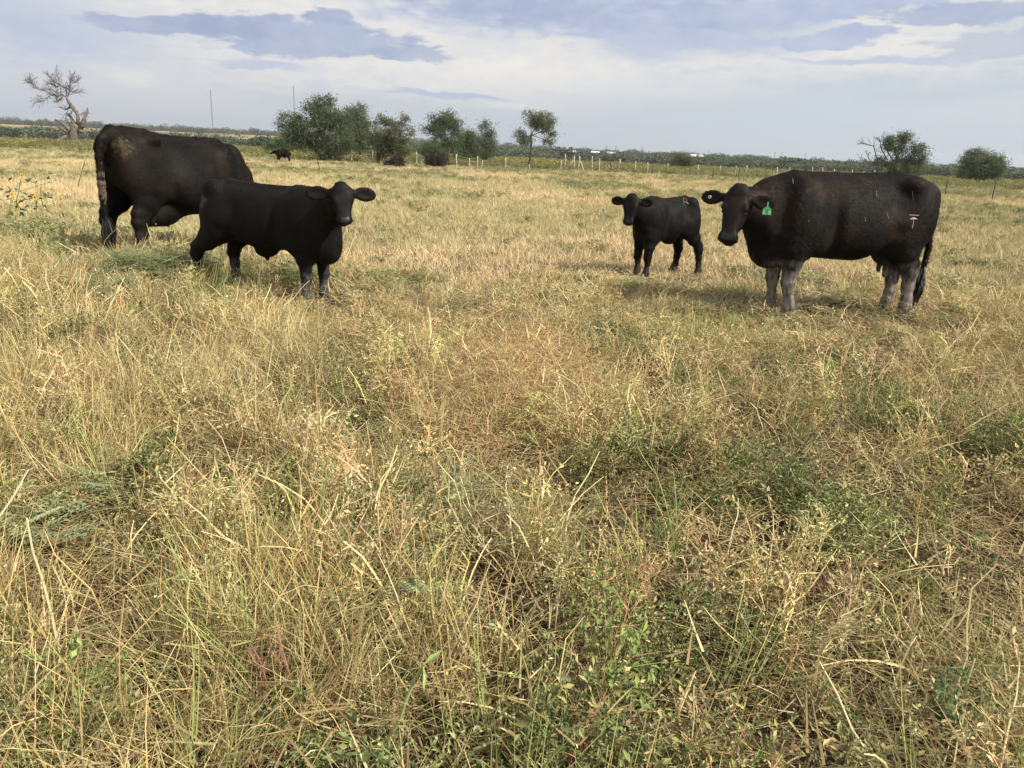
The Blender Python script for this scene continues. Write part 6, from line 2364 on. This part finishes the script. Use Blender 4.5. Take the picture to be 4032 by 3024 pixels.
leafy_plant((760, 1860), 170, 0.26, 'small clump of pinkish stems left of centre beside the long seed spike', 13, 3, [np.array((0.46, 0.30, 0.20))], (0.02, 0.04), 0.2, (0.50, 0.30, 0.21), name='dry_weed')


def ferny_plant(base, w, h_m, label, n=26, flat=1.0):
    """low shrubby plant with feathery blue green leaves"""
    B = ground_px(*base)
    wm = w * B[1] / FPX / 2
    st, lv = PM(), PM()
    for _ in range(n):
        b = np.array([random.uniform(-1, 1) * wm * 0.7, random.uniform(-0.35, 0.35), 0.0])
        tip = b + np.array([random.gauss(0, 0.10), random.gauss(-0.03, 0.08), h_m * random.uniform(0.45, 1.0)])
        q = curve_pts(b, tip, 0.12, 5)
        st.tube(q, [0.004, 0.0036, 0.003, 0.0024, 0.0016], np.array((0.24, 0.25, 0.13)), np.array((0.28, 0.30, 0.16)), 4)
        for f in range(9):
            p = q[random.choice((2, 3, 4, 4))]
            a = random.uniform(0, 6.28)
            d = np.array([math.cos(a), math.sin(a), random.uniform(-0.1, 0.8)])
            d /= np.linalg.norm(d)
            L = random.uniform(0.10, 0.17)
            c = np.array((0.29, 0.32, 0.165)) * random.uniform(0.7, 1.3)
            e, _d = st.blade(p, d, L, 0.003, 0.3, 2, c, c)
            s = np.cross(d, [0, 0, 1.0])
            s /= np.linalg.norm(s) + 1e-9
            for t in np.linspace(0.15, 1.0, 8):
                m_ = p + (e - p) * t
                for sg in (1, -1):
                    lv.leaf(m_, s * sg + d * 0.5, 0.042 * (1.2 - 0.5 * t), 0.011, c * random.uniform(0.85, 1.2), [0, 0, 1])
    return finish('feathery_plant', B, (('stem', st), ('leaves', lv)), label, 'plant')


ferny_plant((560, 1110), 420, 0.32, 'wide feathery blue green plant hiding the grazing cow hind hooves', 44)
ferny_plant((770, 1105), 150, 0.30, 'small feathery green plant at the big calf rear hind hoof', 16)
ferny_plant((420, 1190), 260, 0.22, 'feathery blue green plant lower left of the wide feathery one', 20)
ferny_plant((1180, 1120), 100, 0.26, 'small feathery blue green plant left of the big calf front legs', 10)
ferny_plant((340, 2050), 110, 0.15, 'feathery blue green sprig low in the straw at the left edge', 9)
ferny_plant((1650, 2230), 100, 0.18, 'feathery blue green sprig beside the green grass clump left of centre', 9)


def sunflower(base, top, label, flowers=2, leaves=12):
    B, pts = stalk_pts(base, top, 0.0, 0.12, 6)
    st, lv, fl, ct = PM(), PM(), PM(), PM()
    r = 0.010
    st.tube(pts, [r, r * 0.9, r * 0.8, r * 0.7, r * 0.55, r * 0.4], np.array((0.20, 0.24, 0.09)), np.array((0.26, 0.30, 0.11)), 5)
    for k in range(leaves):
        i = random.randrange(2, 6)
        d = np.array([random.uniform(-1, 1), random.uniform(-1, 1), random.uniform(-0.4, 0.5)])
        d /= np.linalg.norm(d)
        e = pts[i] + d * random.uniform(0.05, 0.22)
        st.tube([pts[i], e], [r * 0.4, r * 0.25], np.array((0.22, 0.26, 0.10)), np.array((0.22, 0.26, 0.10)), 3)
        lv.leaf(e, d + np.array([0, 0, -0.3]), random.uniform(0.08, 0.13), random.uniform(0.05, 0.08), rc([np.array((0.10, 0.155, 0.06)), np.array((0.14, 0.20, 0.08)), np.array((0.09, 0.12, 0.06))]))
    for k in range(flowers):
        p = pts[-1] + (np.array([random.uniform(-0.28, 0.28), random.uniform(-0.15, 0.15), random.uniform(-0.22, 0.04)]) if k else 0)
        st.tube([pts[3], p], [r * 0.5, r * 0.3], np.array((0.22, 0.26, 0.10)), np.array((0.24, 0.28, 0.10)), 3)
        f = np.array([random.uniform(-0.5, 0.5), -1, random.uniform(0, 0.6)])
        f /= np.linalg.norm(f)
        u = np.cross(f, [0, 0, 1.0])
        u /= np.linalg.norm(u)
        v = np.cross(u, f)
        for q in range(13):
            a = 6.283 * q / 13
            dr = u * math.cos(a) + v * math.sin(a)
            fl.leaf(p + dr * 0.014, dr + f * 0.25, 0.032, 0.013, np.array((0.72, 0.52, 0.04)) * random.uniform(0.85, 1.15), f)
        for q in range(24):
            a, rr_ = random.uniform(0, 6.28), 0.016 * math.sqrt(random.random())
            ct.leaf(p + (u * math.cos(a) + v * math.sin(a)) * rr_ + f * 0.004, f + u * random.gauss(0, 0.3), 0.010, 0.007, np.array((0.16, 0.10, 0.04)))
    return finish('sunflower_plant', B, (('stem', st), ('leaves', lv), ('petals', fl), ('flower_centre', ct)), label, 'sunflower')


sunflower((60, 850), (88, 690), 'sunflower plant with a yellow bloom on top, tallest at the left edge', 2, 14)
sunflower((20, 880), (48, 765), 'sunflower plant with a yellow bloom cut by the left picture edge', 2, 12)
sunflower((150, 880), (138, 778), 'short sunflower plant with two yellow blooms in the olive weeds left of the grazing cow', 2, 8)
sunflower((175, 830), (165, 705), 'leafy sunflower plant in bud at the edge of the pale grass on the left', 0, 10)
sunflower((470, 1090), (462, 1000), 'small yellow flower in the feathery plant by the grazing cow', 1, 5)


# ------------------------------------------------------------------ the air
def haze_box():
    V = [(sx * 6200, y, z) for z in (-3.0, 130.0) for sx, y in ((-1, -6000), (1, -6000), (1, 6900), (-1, 6900))]
    Fs = [(0, 3, 2, 1), (4, 5, 6, 7), (0, 1, 5, 4), (1, 2, 6, 5), (2, 3, 7, 6), (3, 0, 4, 7)]
    mt = bpy.data.materials.new('thin_haze')
    mt.use_nodes = True
    nt = mt.node_tree
    nt.nodes.clear()
    out = nt.nodes.new('ShaderNodeOutputMaterial')
    v = nt.nodes.new('ShaderNodeVolumePrincipled')
    v.inputs['Color'].default_value = (0.80, 0.87, 0.97, 1)
    v.inputs['Density'].default_value = HAZE
    v.inputs['Anisotropy'].default_value = 0.2
    nt.links.new(v.outputs[0], out.inputs['Volume'])
    o = new_obj('haze', mesh_from('haze', V, Fs), mt)
    tag(o, 'thin pale haze over the far plain', 'haze', kind='stuff')


HAZE = 0.00017
haze_box()
